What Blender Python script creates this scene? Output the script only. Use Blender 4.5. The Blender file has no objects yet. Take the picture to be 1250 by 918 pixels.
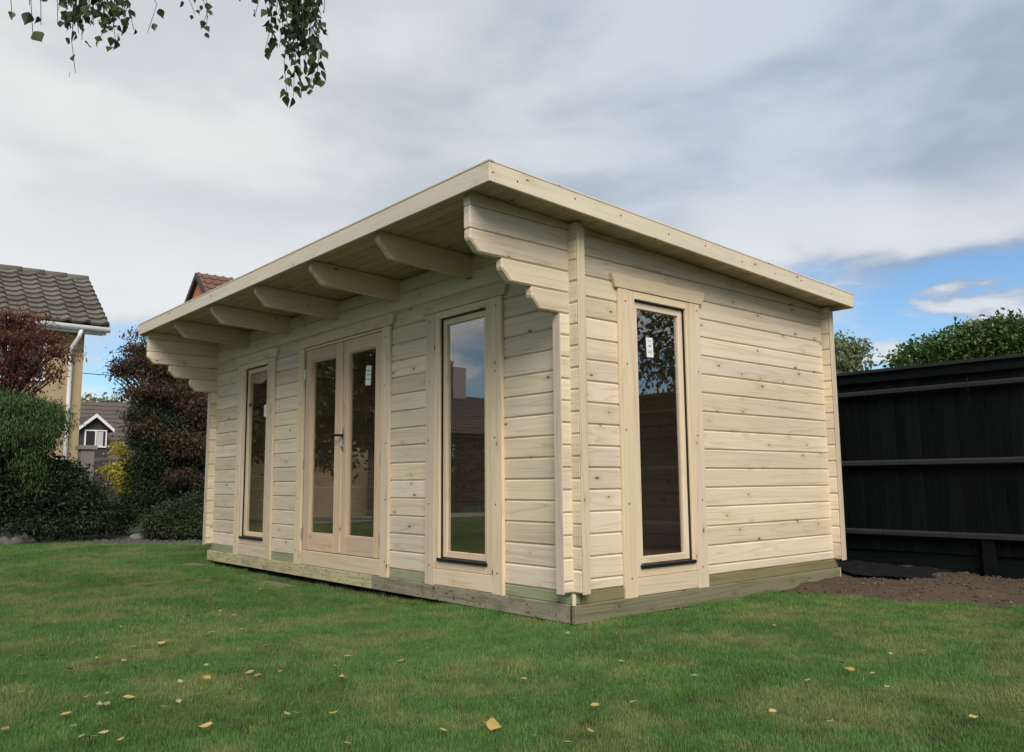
import bpy, bmesh, math, random
import numpy as np
from mathutils import Vector, Matrix, noise as mnoise
random.seed(7); RNG = np.random.default_rng(7)
R = math.radians
S = bpy.context.scene
COL = S.collection
V = Vector

# ------------------------------------------------------------------ camera
CAM = V((3.608, -3.565, 0.594)); PITCH, YAW, ROLL = R(7.236), R(-49.367), R(-0.452); FPX = 1013.9
fw = V((math.sin(YAW)*math.cos(PITCH), math.cos(YAW)*math.cos(PITCH), math.sin(PITCH)))
rt = V((math.cos(YAW), -math.sin(YAW), 0)); up = rt.cross(fw)
r2 = rt*math.cos(ROLL) + up*math.sin(ROLL); u2 = -rt*math.sin(ROLL) + up*math.cos(ROLL)
cd = bpy.data.cameras.new('camera'); cam = bpy.data.objects.new('camera', cd); COL.objects.link(cam)
cd.sensor_width = 36; cd.lens = FPX/1250*36; cd.clip_start = .05; cd.clip_end = 3000
M = Matrix((r2, u2, -fw)).transposed().to_4x4(); M.translation = CAM
cam.matrix_world = M
S.camera = cam
S.render.resolution_x, S.render.resolution_y = 1024, 752

# ------------------------------------------------------------------ world, sun, exposure
S.view_settings.view_transform = 'Standard'; S.view_settings.look = 'None'
S.view_settings.exposure = 0.2; S.view_settings.gamma = 1.0
SUN_AZ, SUN_EL = R(-33), R(40)          # world azimuth (from +x, counter clockwise) of the sun behind thin cloud
sl = bpy.data.lights.new('sun', 'SUN'); sun = bpy.data.objects.new('sun', sl); COL.objects.link(sun)
sl.energy = 2.95; sl.angle = R(36); sl.color = (1.0, .91, .80)
sdir = V((math.cos(SUN_AZ)*math.cos(SUN_EL), math.sin(SUN_AZ)*math.cos(SUN_EL), math.sin(SUN_EL)))
sun.rotation_euler = sdir.to_track_quat('Z', 'Y').to_euler(); sun.location = (20, -15, 25)

class NT:
    """tiny node-tree helper"""
    def __init__(s, tree): s.t = tree; s.n = tree.nodes; s.l = tree.links; s.n.clear()
    def new(s, typ, ins=None, **props):
        nd = s.n.new(typ)
        for k, v in props.items(): setattr(nd, k, v)
        for k, v in (ins or {}).items(): s.put(nd.inputs[k], v)
        return nd
    def put(s, sock, v):
        if isinstance(v, bpy.types.NodeSocket): s.l.new(v, sock)
        elif isinstance(v, bpy.types.Node): s.l.new(v.outputs[0], sock)
        else:
            try: sock.default_value = v
            except Exception: sock.default_value = (*v, 1)
    def math(s, op, a, b=0.0, c=None, clamp=False):
        nd = s.new('ShaderNodeMath', {0: a, 1: b}, operation=op, use_clamp=clamp)
        if c is not None: s.put(nd.inputs[2], c)
        return nd.outputs[0]
    def vmath(s, op, a, b=(0, 0, 0)):
        nd = s.new('ShaderNodeVectorMath', {0: a}, operation=op)
        if op == 'SCALE': s.put(nd.inputs['Scale'], b)
        else: s.put(nd.inputs[1], b)
        return nd.outputs['Value'] if op in ('DOT_PRODUCT', 'LENGTH') else nd.outputs[0]
    def noise(s, vec, scale, detail=4, rough=.55, dist=0.0):
        nd = s.new('ShaderNodeTexNoise', {'Vector': vec, 'Scale': scale, 'Detail': detail, 'Roughness': rough, 'Distortion': dist})
        return nd.outputs[0]
    def ss(s, x, a, b, lo=0.0, hi=1.0):
        nd = s.new('ShaderNodeMapRange', {'Value': x, 'From Min': a, 'From Max': b, 'To Min': lo, 'To Max': hi}, interpolation_type='SMOOTHSTEP')
        return nd.outputs[0]
    def lin(s, x, a, b, lo=0.0, hi=1.0):
        return s.new('ShaderNodeMapRange', {'Value': x, 'From Min': a, 'From Max': b, 'To Min': lo, 'To Max': hi}).outputs[0]
    def mix(s, f, a, b, blend='MIX'):
        nd = s.new('ShaderNodeMix', data_type='RGBA', blend_type=blend)
        s.put(nd.inputs[0], f); s.put(nd.inputs[6], a if not isinstance(a, tuple) else (*a, 1)); s.put(nd.inputs[7], b if not isinstance(b, tuple) else (*b, 1))
        return nd.outputs[2]
    def xyz(s, v):
        nd = s.new('ShaderNodeSeparateXYZ', {0: v}); return nd.outputs
    def comb(s, x, y, z):
        return s.new('ShaderNodeCombineXYZ', {0: x, 1: y, 2: z}).outputs[0]

W = bpy.data.worlds.new('World'); S.world = W; W.use_nodes = True
def build_world():
    t = NT(W.node_tree)
    sky = t.new('ShaderNodeTexSky', sky_type='NISHITA', sun_disc=False, sun_elevation=SUN_EL, sun_rotation=math.pi/2 - SUN_AZ)
    sky.air_density = 1.0; sky.dust_density = .6; sky.ozone_density = 1.4
    d = t.new('ShaderNodeTexCoord').outputs['Generated']
    x, y, z = t.xyz(d)[0:3]
    zc = t.math('MAXIMUM', z, 0.0)
    k = t.math('DIVIDE', 1.0, t.math('ADD', zc, .42))
    p = t.comb(t.math('MULTIPLY', x, k), t.math('MULTIPLY', y, k), t.math('MULTIPLY', zc, 2.2))
    big = t.noise(p, 1.35, 4, .5, .2)
    fine = t.noise(t.vmath('ADD', p, (3.1, 7.7, 0)), 3.1, 7, .55, .25)
    lump = t.noise(t.vmath('ADD', p, (1.3, 2.9, .5)), 2.0, 4, .5, .3)
    dens = t.math('ADD', t.math('MULTIPLY', big, .58), t.math('MULTIPLY', fine, .42))
    # a layer that is closed overhead and breaks up towards the horizon; thinner to the north-east
    elev = t.ss(z, .12, .38)
    ne = t.vmath('DOT_PRODUCT', d, tuple(V((-.10, .93, .36)).normalized()))
    clear = t.ss(t.vmath('DOT_PRODUCT', d, tuple(V((-.22, .93, .30)).normalized())), .88, 1.0)
    thr = t.math('ADD', t.math('SUBTRACT', .53, t.math('MULTIPLY', elev, .36)), t.math('MULTIPLY', clear, .14))
    ex = t.math('SUBTRACT', dens, thr)
    low = t.ss(z, .44, .16)
    cov = t.mix(low, t.ss(ex, -.10, .12), t.ss(ex, -.04, .06))
    # separate small cumulus low down
    cu = t.noise(t.vmath('MULTIPLY', t.vmath('ADD', p, (5.2, 1.4, 2.0)), (1.0, 1.0, 1.9)), 3.4, 6, .55, .2)
    cuc = t.math('MULTIPLY', t.ss(cu, .53, .60), t.ss(z, .36, .24))
    cov = t.math('MAXIMUM', cov, t.math('MULTIPLY', cuc, .92))
    shade = t.ss(t.math('ADD', t.math('MULTIPLY', lump, .7), t.math('MULTIPLY', fine, .3)), .40, .60)
    ccol = t.mix(shade, (3.7, 4.25, 4.9), (6.5, 6.75, 6.8))
    grey = t.mix(shade, (2.5, 3.2, 4.5), (4.9, 5.6, 6.6))
    ccol = t.mix(t.math('MULTIPLY', t.ss(ne, .55, .97), .8), ccol, grey)
    west = t.ss(t.vmath('DOT_PRODUCT', d, tuple(V((-.93, -.22, .30)).normalized())), .45, 1.0)
    ccol = t.mix(t.math('MULTIPLY', west, .5), ccol, (7.8, 7.95, 7.6))
    # the low puffs catch the light on their thick parts
    puff = t.math('MULTIPLY', t.math('MAXIMUM', t.ss(ex, .02, .10), t.ss(cu, .56, .66)), t.ss(z, .36, .22))
    ccol = t.mix(t.math('MULTIPLY', puff, .75), ccol, (7.4, 7.5, 7.6))
    skyc = t.mix(1.0, sky.outputs[0], (.86, 1.06, 1.22), 'MULTIPLY')
    col = t.mix(t.math('MULTIPLY', cov, .97), skyc, ccol)
    bg = t.new('ShaderNodeBackground', {'Color': col, 'Strength': .1})
    out = t.new('ShaderNodeOutputWorld'); t.l.new(bg.outputs[0], out.inputs[0])
build_world()

# ------------------------------------------------------------------ object helpers
def obj(name, me, mat=None, parent=None, loc=None, mw=None):
    o = bpy.data.objects.new(name, me); COL.objects.link(o)
    if mat is not None and me is not None and not me.materials: me.materials.append(mat)
    if parent is not None: o.parent = parent
    if loc is not None: o.location = loc
    if mw is not None: o.matrix_basis = mw
    return o
def tag(o, label=None, cat=None, group=None, kind=None):
    if label: o['label'] = label
    if cat: o['category'] = cat
    if group: o['group'] = group
    if kind: o['kind'] = kind
    return o
def empty(name, loc, label, cat, group=None):
    o = bpy.data.objects.new(name, None); COL.objects.link(o); o.location = loc; o.empty_display_size = .2
    return tag(o, label, cat, group)
def mesh_np(name, verts, faces):
    me = bpy.data.meshes.new(name); me.from_pydata([tuple(v) for v in verts], [], [tuple(f) for f in faces]); me.update(); return me
def bm_mesh(bm, name='m', smooth=False):
    me = bpy.data.meshes.new(name); bmesh.ops.recalc_face_normals(bm, faces=bm.faces); bm.to_mesh(me); bm.free()
    if smooth:
        for p in me.polygons: p.use_smooth = True
    return me
CACHE = {}
def prism_mesh(poly, t, bev=.004, key=None):
    """polygon in the local x-z plane, extruded 0..t along local y, edges bevelled"""
    k = (tuple((round(a, 4), round(b, 4)) for a, b in poly), round(t, 4), bev, key)
    if k in CACHE: return CACHE[k]
    bm = bmesh.new()
    a = [bm.verts.new((x, 0, z)) for x, z in poly]; b = [bm.verts.new((x, t, z)) for x, z in poly]
    n = len(poly)
    bm.faces.new(a); bm.faces.new(b[::-1])
    for i in range(n): bm.faces.new((a[i], b[i], b[(i+1) % n], a[(i+1) % n]))
    bmesh.ops.recalc_face_normals(bm, faces=bm.faces)
    if bev: bmesh.ops.bevel(bm, geom=list(bm.edges), offset=bev, segments=1, affect='EDGES', clamp_overlap=True)
    me = bm_mesh(bm, 'prism'); CACHE[k] = me
    return me
FX, FY, FZ = V((1, 0, 0)), V((0, 1, 0)), V((0, 0, 1))
def basis(loc, ex, ey, ez):
    m = Matrix((ex, ey, ez)).transposed().to_4x4(); m.translation = V(loc); return m
def wallb(side, u, z, proud=0.0):
    """basis for wall sides: local x along the wall, y into the wall, z up"""
    if side == 'front': return basis((u, -proud, z), FX, FY, FZ)
    if side == 'side': return basis((proud, u, z), FY, -FX, FZ)
def wallv(side, u, z, proud=0.0):
    """same, but local x runs up and local z runs along -wall (for upright boards, so that the grain follows)"""
    if side == 'front': return basis((u, -proud, z), FZ, FY, -FX)
    if side == 'side': return basis((proud, u, z), FZ, -FX, -FY)
def rect(L, h): return [(0, 0), (L, 0), (L, h), (0, h)]
def hboard(name, parent, mat, side, u0, u1, z0, z1, proud, t, bev=.003):
    return obj(name, MC(prism_mesh(rect(u1-u0, z1-z0), t, bev, mat.name), mat), None, parent, mw=wallb(side, u0, z0, proud))
def vboard(name, parent, mat, side, u0, u1, z0, z1, proud, t, bev=.003):
    return obj(name, MC(prism_mesh(rect(z1-z0, u1-u0), t, bev, mat.name), mat), None, parent, mw=wallv(side, u1, z0, proud))
def MC(me, mat):
    if not me.materials: me.materials.append(mat)
    return me
def box_bm(bm, x0, x1, y0, y1, z0, z1):
    r = bmesh.ops.create_cube(bm, size=1.0, matrix=Matrix.Translation(((x0+x1)/2, (y0+y1)/2, (z0+z1)/2)) @ Matrix.Diagonal((x1-x0, y1-y0, z1-z0, 1)))
    return r
def box(name, x0, x1, y0, y1, z0, z1, mat, parent=None, bev=.004):
    bm = bmesh.new(); box_bm(bm, x0, x1, y0, y1, z0, z1)
    if bev: bmesh.ops.bevel(bm, geom=list(bm.edges), offset=bev, segments=1, affect='EDGES')
    return obj(name, bm_mesh(bm), mat, parent)
def tube(name, pts, rad, mat, parent=None, seg=8, smooth=True):
    """swept tube through pts with radii rad (number or list)"""
    pts = [V(p) for p in pts]; n = len(pts)
    rad = [rad]*n if not hasattr(rad, '__len__') else rad
    vs, fs = [], []
    for i, p in enumerate(pts):
        d = (pts[min(i+1, n-1)] - pts[max(i-1, 0)]).normalized()
        a = d.orthogonal().normalized() if i == 0 else (a - d*a.dot(d)).normalized()
        b = d.cross(a)
        for k in range(seg):
            th = 2*math.pi*k/seg; vs.append(p + (a*math.cos(th) + b*math.sin(th))*rad[i])
    for i in range(n-1):
        for k in range(seg):
            fs.append((i*seg+k, i*seg+(k+1) % seg, (i+1)*seg+(k+1) % seg, (i+1)*seg+k))
    fs.append(tuple(range(seg))[::-1]); fs.append(tuple((n-1)*seg+k for k in range(seg)))
    me = mesh_np('tube', vs, fs)
    if smooth:
        for p in me.polygons: p.use_smooth = True
    return obj(name, me, mat, parent)
def at(px, py, dist):
    """a point of the garden: bearing and elevation read from the photograph, placed at a horizontal distance in metres"""
    v = fw + r2*((px-625)/FPX) + u2*((459-py)/FPX); return CAM + v*(dist/math.hypot(v.x, v.y))
def ground_at(px, py, z):
    v = fw + r2*((px-625)/FPX) + u2*((459-py)/FPX); return CAM + v*((z-CAM.z)/v.z)

# ------------------------------------------------------------------ materials
MAT = {}
def material(name, fn):
    m = bpy.data.materials.new(name); m.use_nodes = True; t = NT(m.node_tree)
    out = t.new('ShaderNodeOutputMaterial')
    sh = fn(t)
    t.l.new(sh.outputs[0] if isinstance(sh, bpy.types.Node) else sh, out.inputs[0])
    MAT[name] = m; return m
def pbsdf(t, col, rough=.6, bump=None, bstr=.3, bdist=.002, spec=.3, metal=0.0, **kw):
    ins = {'Base Color': col if not isinstance(col, tuple) else (*col, 1), 'Roughness': rough, 'Metallic': metal, 'Specular IOR Level': spec}
    b = t.new('ShaderNodeBsdfPrincipled', ins)
    if bump is not None:
        bn = t.new('ShaderNodeBump', {'Height': bump, 'Strength': bstr, 'Distance': bdist}); t.l.new(bn.outputs[0], b.inputs['Normal'])
    return b
def wood(c_lo, c_hi, knotc=(.21, .14, .085), knots=.5, rough=.62, tintv=.12, blotch=None, spec=.25):
    def fn(t):
        oi = t.new('ShaderNodeObjectInfo').outputs['Random']
        tc = t.new('ShaderNodeTexCoord').outputs['Object']
        off = t.comb(t.math('MULTIPLY', oi, 71.0), t.math('MULTIPLY', oi, 13.0), t.math('MULTIPLY', oi, 37.0))
        v = t.vmath('ADD', tc, off)
        x, y, z = t.xyz(v)[0:3]
        # knots
        kv = t.comb(t.math('MULTIPLY', x, 3.6), t.math('MULTIPLY', z, 7.5), 0.0)
        vo = t.new('ShaderNodeTexVoronoi', {'Vector': kv, 'Scale': 1.0, 'Randomness': .95}, voronoi_dimensions='2D')
        kd = vo.outputs['Distance']; kc = t.xyz(vo.outputs['Color'])
        has = t.math('LESS_THAN', kc[0], knots)
        size = t.lin(kc[1], 0, 1, .025, .075)
        kn = t.math('MULTIPLY', t.ss(t.math('DIVIDE', kd, size), 1.25, .55), has)
        halo = t.math('MULTIPLY', t.ss(kd, .34, .0), has)
        # grain, bent round the knots
        gz = t.math('ADD', z, t.math('MULTIPLY', halo, .012))
        gv = t.comb(t.math('MULTIPLY', x, 1.3), t.math('MULTIPLY', y, 22.0), t.math('MULTIPLY', gz, 30.0))
        g1 = t.noise(gv, 1.0, 4, .6, .6)
        wv = t.comb(t.math('MULTIPLY', x, .35), t.math('MULTIPLY', y, 6.0), t.math('MULTIPLY', gz, 9.0))
        ring = t.noise(wv, 1.0, 2, .5, .8)
        rings = t.math('FRACT', t.math('MULTIPLY', ring, 9.0))
        rline = t.math('MULTIPLY', t.ss(rings, .55, 1.0), t.ss(rings, 1.0, .93))
        f = t.math('ADD', t.math('MULTIPLY', g1, .65), t.math('MULTIPLY', rline, .30))
        col = t.mix(t.ss(f, .20, .85), (*c_hi,), (*c_lo,))
        col = t.mix(t.math('MULTIPLY', halo, .28), col, (c_lo[0]*.8, c_lo[1]*.68, c_lo[2]*.5))
        col = t.mix(kn, col, knotc)
        # broad stains / weathering of each board
        st = t.noise(t.vmath('MULTIPLY', v, (.9, 4, 4)), 1.0, 4, .6)
        col = t.mix(1.0, col, t.mix(st, (1-tintv*1.2,)*3, (1+tintv, 1+tintv*.9, 1+tintv*.7)), 'MULTIPLY')
        tn = t.lin(oi, 0, 1, 1-tintv, 1+tintv*.6)
        col = t.mix(1.0, col, t.comb(tn, tn, t.math('MULTIPLY', tn, t.lin(t.math('FRACT', t.math('MULTIPLY', oi, 7.3)), 0, 1, .93, 1.05))), 'MULTIPLY')
        if blotch:
            bl = t.noise(t.vmath('MULTIPLY', v, (5, 9, 9)), 1.0, 5, .65)
            col = t.mix(t.math('MULTIPLY', t.ss(bl, .48, .72), .75), col, blotch)
            sp = t.noise(t.vmath('MULTIPLY', v, (16, 25, 25)), 1.0, 2, .5)
            col = t.mix(t.math('MULTIPLY', t.ss(sp, .62, .68), .75), col, tuple(c*.3 for c in blotch))
        return pbsdf(t, col, t.lin(g1, 0, 1, rough-.08, rough+.12), g1, .18, .0015, spec)
    return fn
pine = material('pine_log', wood((.60, .485, .35), (.77, .675, .54), knots=.28, tintv=.15))
trimw = material('pine_trim', wood((.61, .475, .33), (.75, .62, .465), knots=.22))
doorw = material('pine_door', wood((.53, .38, .26), (.67, .51, .375), knots=.08))
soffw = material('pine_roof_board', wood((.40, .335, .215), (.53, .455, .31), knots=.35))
fascw = material('pine_fascia', wood((.59, .52, .41), (.69, .625, .515), knots=.35))
darkpine = material('pine_inside', wood((.55, .43, .29), (.70, .58, .42), knots=.35))
stripw = material('corner_strip_wood', wood((.47, .385, .29), (.62, .53, .42), knots=.12))
treat = material('treated_timber', wood((.115, .11, .072), (.215, .205, .14), (.07, .055, .035), .45, .75, .14))
bearw = material('green_bearer', wood((.235, .26, .15), (.36, .385, .235), (.12, .11, .05), .35, .75, .12))
bearside = material('brown_bearer', wood((.13, .12, .06), (.23, .205, .11), (.08, .07, .035), .35, .75, .12))
palebase = material('stained_base_board', wood((.38, .34, .19), (.58, .53, .33), (.13, .09, .05), .5, .75, .1, blotch=(.30, .27, .16)))
greybase = material('grey_base_board', wood((.19, .175, .12), (.33, .305, .215), (.07, .055, .04), .55, .8, .12, blotch=(.14, .13, .10)))
fencew = material('black_stained_board', wood((.0028, .0040, .0050), (.0072, .0092, .0108), (.0015, .0015, .0015), .2, .8, .35, spec=.06))
fencer = material('black_stained_rail_toplit', wood((.018, .021, .022), (.036, .040, .042), (.008, .008, .008), .25, .8, .2, spec=.1))  # greyer than the boards: light on the rails' upward faces put into the colour
def plain(col, rough=.5, metal=0.0, spec=.4, nz=0.0, ns=40.0):
    def fn(t):
        if nz:
            v = t.new('ShaderNodeTexCoord').outputs['Object']
            n = t.noise(v, ns, 4, .6)
            c = t.mix(n, tuple(k*(1-nz) for k in col), tuple(k*(1+nz) for k in col))
            return pbsdf(t, c, rough, n, .25, .002, spec, metal)
        return pbsdf(t, col, rough, None, spec=spec, metal=metal)
    return fn
black = material('black_rubber', plain((.012, .012, .013), .45))
steel = material('brushed_steel', plain((.55, .54, .52), .38, .9))
blackm = material('black_handle', plain((.015, .015, .015), .35))
white = material('white_plastic', plain((.78, .79, .80), .35, nz=.04, ns=3))
paper = material('white_paper', plain((.80, .82, .84), .7))
ink = material('grey_print', plain((.16, .17, .2), .7))
felt = material('roofing_felt', plain((.03, .03, .033), .9, nz=.3, ns=200))
slabm = material('concrete_slab', plain((.17, .165, .135), .9, nz=.25, ns=18))
rendr = material('tan_render', plain((.40, .31, .19), .9, nz=.10, ns=6))
greyr = material('grey_render', plain((.30, .27, .24), .9, nz=.12, ns=6))
darkcl = material('dark_cladding', plain((.045, .042, .045), .7, nz=.2, ns=5))
stonem = material('grey_stone', plain((.16, .155, .145), .9, nz=.35, ns=14))
sheetm = material('weed_membrane', plain((.009, .010, .012), .8, nz=.3, ns=90, spec=.15))
wirem = material('cable', plain((.02, .02, .02), .5))
curtm = material('net_curtain', plain((.5, .5, .52), .8))
def glassfn(ior, tint, extra=0.0):
    def fn(t):
        fc = t.new('ShaderNodeLayerWeight', {'Blend': .5}).outputs['Facing']
        fr = t.math('MULTIPLY', t.math('POWER', fc, 5.0), 1-ior, clamp=True)
        tr = t.new('ShaderNodeBsdfTransparent', {'Color': (*tint, 1)}); gl = t.new('ShaderNodeBsdfGlossy', {'Color': (1, 1, 1, 1), 'Roughness': 0.0})
        return t.new('ShaderNodeMixShader', {0: t.math('ADD', fr, extra), 1: tr, 2: gl})
    return fn
glass = material('window_glass', glassfn(.15, (.985, .99, .985), .15))
farglass = material('far_window_glass', plain((.03, .035, .04), .08, spec=.8))
def tilef(c1, c2, moss):
    def fn(t):
        oi = t.new('ShaderNodeObjectInfo').outputs['Random']; v = t.new('ShaderNodeNewGeometry').outputs['Position']
        n = t.noise(v, 9.0, 5, .65); m = t.noise(v, 3.0, 4, .6)
        c = t.mix(n, c1, c2); c = t.mix(t.math('MULTIPLY', t.ss(m, .52, .70), .6), c, moss)
        k = t.lin(oi, 0, 1, .75, 1.2); c = t.mix(1.0, c, t.comb(k, k, k), 'MULTIPLY')
        return pbsdf(t, c, .9, n, .5, .01)
    return fn
tilem = material('mossy_grey_tile', tilef((.085, .076, .066), (.175, .16, .14), (.13, .12, .07)))
tiler = material('red_brown_tile', tilef((.11, .055, .04), (.21, .12, .09), (.10, .09, .05)))
tiled = material('dark_tile', tilef((.045, .037, .034), (.085, .07, .064), (.06, .055, .04)))
tileb = material('grey_brown_tile', tilef((.085, .066, .058), (.14, .112, .10), (.10, .09, .07)))
def brickf(c1, c2, mort):
    def fn(t):
        v = t.new('ShaderNodeTexCoord').outputs['Object']; x, y, z = t.xyz(v)[0:3]
        b = t.new('ShaderNodeTexBrick', {'Vector': t.comb(t.math('ADD', x, y), z, 0.0), 'Color1': (*c1, 1), 'Color2': (*c2, 1), 'Mortar': (*mort, 1), 'Scale': 1.0,
            'Mortar Size': .006, 'Brick Width': .225, 'Row Height': .075})
        return pbsdf(t, b.outputs[0], .9)
    return fn
brickm = material('orange_brick', brickf((.50, .18, .08), (.42, .14, .07), (.34, .26, .2)))
brickd = material('red_brick', brickf((.10, .042, .030), (.075, .034, .026), (.09, .075, .065)))
def leaff(c1, c2, c3=None, rough=.55, trans=.25, mixs=.5, spec=.3):
    """leaf: each leaf's own tone comes from its stored random value"""
    def fn(t):
        a = t.new('ShaderNodeAttribute', attribute_name='tone').outputs['Fac']
        c = t.mix(t.ss(a, 0, .75), c1, c2)
        if c3: c = t.mix(t.ss(a, .68, .92), c, c3)
        p = pbsdf(t, c, rough, spec=spec)
        tl = t.new('ShaderNodeBsdfTranslucent', {'Color': c})
        return t.new('ShaderNodeMixShader', {0: trans, 1: p, 2: tl})
    return fn
L_red = material('leaf_red_maple', leaff((.060, .018, .012), (.16, .052, .034), (.22, .09, .05), trans=.35))
L_purple = material('leaf_purple_maple', leaff((.034, .017, .011), (.095, .040, .028), (.085, .105, .036), trans=.35))
L_dark = material('leaf_dark_green', leaff((.006, .012, .0045), (.020, .038, .012), (.048, .082, .024)))
L_conif = material('leaf_conifer', leaff((.018, .046, .013), (.055, .118, .034), (.11, .20, .055)))
L_shrub = material('leaf_low_shrub', leaff((.016, .028, .012), (.045, .068, .026), (.075, .09, .035)))
L_yellow = material('leaf_golden', leaff((.36, .33, .05), (.62, .56, .12), (.68, .62, .22), trans=.4))
L_laurel = material('leaf_laurel', leaff((.025, .065, .017), (.07, .145, .035), (.16, .23, .06), .4))
L_birch = material('leaf_birch', leaff((.022, .042, .014), (.05, .085, .026), (.085, .11, .035), .5, .35))
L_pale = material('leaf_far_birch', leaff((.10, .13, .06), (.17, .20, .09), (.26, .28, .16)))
L_back = material('leaf_mixed_green', leaff((.018, .038, .013), (.05, .085, .028), (.09, .12, .04)))
barkm = material('brown_bark', plain((.075, .058, .043), .95, nz=.4, ns=25))
def birchbark(t):
    v = t.new('ShaderNodeTexCoord').outputs['Object']
    n = t.noise(t.vmath('MULTIPLY', v, (6, 6, 28)), 1.0, 4, .6)
    return pbsdf(t, t.mix(t.ss(n, .52, .62), (.55, .53, .49), (.05, .045, .04)), .85, n, .4, .004)
birchm = material('birch_bark', birchbark)
twigm = material('birch_twig', plain((.045, .030, .022), .8))
def fallenf(c1, c2):
    def fn(t):
        oi = t.new('ShaderNodeObjectInfo').outputs['Random']; v = t.new('ShaderNodeTexCoord').outputs['Object']
        n = t.noise(t.vmath('ADD', v, t.comb(oi, oi, oi)), 60, 3, .6)
        c = t.mix(t.math('FRACT', t.math('MULTIPLY', oi, 3.7)), c1, c2)
        return pbsdf(t, t.mix(t.math('MULTIPLY', t.ss(n, .5, .75), .5), c, tuple(k*.45 for k in c1)), .6)
    return fn
F_yel = material('fallen_leaf_yellow', fallenf((.36, .25, .07), (.48, .355, .13)))
F_pale = material('fallen_leaf_pale', fallenf((.24, .21, .11), (.38, .34, .21)))
F_brn = material('fallen_leaf_brown', fallenf((.20, .12, .06), (.33, .21, .12)))
def lawn_color(t, v, lo, mid, dry):
    big = t.noise(v, .55, 4, .6, .3); med = t.noise(v, 2.3, 5, .62); sm = t.noise(v, 14.0, 4, .6)
    c = t.mix(t.ss(big, .34, .66), lo, mid)
    c = t.mix(t.math('MULTIPLY', t.ss(med, .46, .60), .85), c, dry)
    pat = t.noise(t.vmath('ADD', v, (11.0, 4.0, 0.0)), 1.25, 4, .6, .4)
    c = t.mix(t.math('MULTIPLY', t.ss(pat, .50, .66), .70), c, tuple(k*.62 for k in lo))
    return t.mix(t.math('MULTIPLY', sm, .35), c, tuple(k*.5 for k in lo))
def lawnf(t):
    v = t.new('ShaderNodeNewGeometry').outputs['Position']
    c = lawn_color(t, v, (.040, .088, .020), (.060, .12, .028), (.125, .13, .05))
    n = t.noise(v, 90, 4, .7)
    return pbsdf(t, t.mix(n, c, (.05, .042, .022)), .9, n, .8, .02, .1)
lawnm = material('lawn_turf', lawnf)
def bladef(t):
    v = t.new('ShaderNodeNewGeometry').outputs['Position']
    a = t.new('ShaderNodeAttribute', attribute_name='tone').outputs['Fac']
    oi = t.new('ShaderNodeObjectInfo').outputs['Random']
    c = lawn_color(t, v, (.076, .225, .040), (.118, .300, .062), (.32, .325, .12))
    c = t.mix(t.math('MULTIPLY', a, .5), c, (.22, .34, .13))
    c = t.mix(t.ss(a, .90, .97), c, (.30, .26, .13))
    k = t.lin(oi, 0, 1, .72, 1.22); c = t.mix(1.0, c, t.comb(k, k, k), 'MULTIPLY')
    p = pbsdf(t, c, .55, spec=.25); tl = t.new('ShaderNodeBsdfTranslucent', {'Color': c})
    return t.new('ShaderNodeMixShader', {0: .3, 1: p, 2: tl})
bladem = material('grass_blade', bladef)
def soilf(t):
    v = t.new('ShaderNodeNewGeometry').outputs['Position']
    n = t.noise(v, 22, 6, .7); m = t.noise(v, 2.2, 3, .5)
    c = t.mix(n, (.050, .035, .025), (.145, .105, .078)); c = t.mix(t.math('MULTIPLY', m, .4), c, (.13, .105, .08))
    return pbsdf(t, c, .95, n, .9, .03, .1)
soilm = material('bare_soil', soilf)
def gravf(t):
    v = t.new('ShaderNodeNewGeometry').outputs['Position']
    n = t.noise(v, 40, 4, .7)
    return pbsdf(t, t.mix(n, (.05, .047, .044), (.15, .142, .13)), .95, n, .9, .02, .1)
gravm = material('grey_gravel', gravf)
groundm = material('garden_ground', plain((.05, .065, .025), .95, nz=.35, ns=1.5))
patiom = material('pale_paving', plain((.30, .28, .25), .9, nz=.15, ns=2))

# ------------------------------------------------------------------ the setting: ground, lawn, beds
GZ = -.262
bm = bmesh.new(); bmesh.ops.create_grid(bm, x_segments=2, y_segments=2, size=1500)
tag(obj('ground', bm_mesh(bm), groundm, loc=(0, 0, GZ-.03)), kind='structure')
BED = [(-.25, 1.92), (.26, 2.10), (.89, 2.28), (1.54, 2.63), (2.3, 2.85), (4.0, 3.15), (9.0, 3.3)]
def bed_y(x):
    for (a, b), (c, d) in zip(BED, BED[1:]):
        if a <= x <= c: return b + (d-b)*(x-a)/(c-a)
    return BED[0][1] if x < BED[0][0] else BED[-1][1]
def in_lawn(x, y):
    if x > 9 or y < -15 or x < -15: return False
    # left edge: straight border running behind the cabin's far end
    if (x+11.0)*(-1.99) + (y+1.16)*2.6 > .10*math.sin(x*2.3): return False
    if -5.7 < x < .02 and 0.02 < y < 3.08: return False
    if x >= -.25: return y < bed_y(x) + .03*math.sin(x*9) + .02*math.sin(x*23)
    return y < .02 or x < -5.7
def grid_patch(name, x0, x1, y0, y1, st, inside, zf, mat):
    nx, ny = int(round((x1-x0)/st)), int(round((y1-y0)/st)); ids = {}; vs = []; fs = []
    def vid(i, j):
        if (i, j) not in ids:
            x, y = x0+i*st, y0+j*st; ids[(i, j)] = len(vs); vs.append((x, y, zf(x, y)))
        return ids[(i, j)]
    for i in range(nx):
        for j in range(ny):
            if inside(x0+(i+.5)*st, y0+(j+.5)*st): fs.append((vid(i, j), vid(i+1, j), vid(i+1, j+1), vid(i, j+1)))
    return mesh_np(name, vs, fs)
def lawn_z(x, y):
    dip = max(0, min(1, (x+5.9)/.6, (-1.0-x)/1.5))*max(0, min(1, (y+.45)/.3)) if y < .2 else 0
    return GZ - .05*dip + .012*mnoise.noise(V((x*.8, y*.8, 0))) + .004*mnoise.noise(V((x*4, y*4, 3)))
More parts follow.
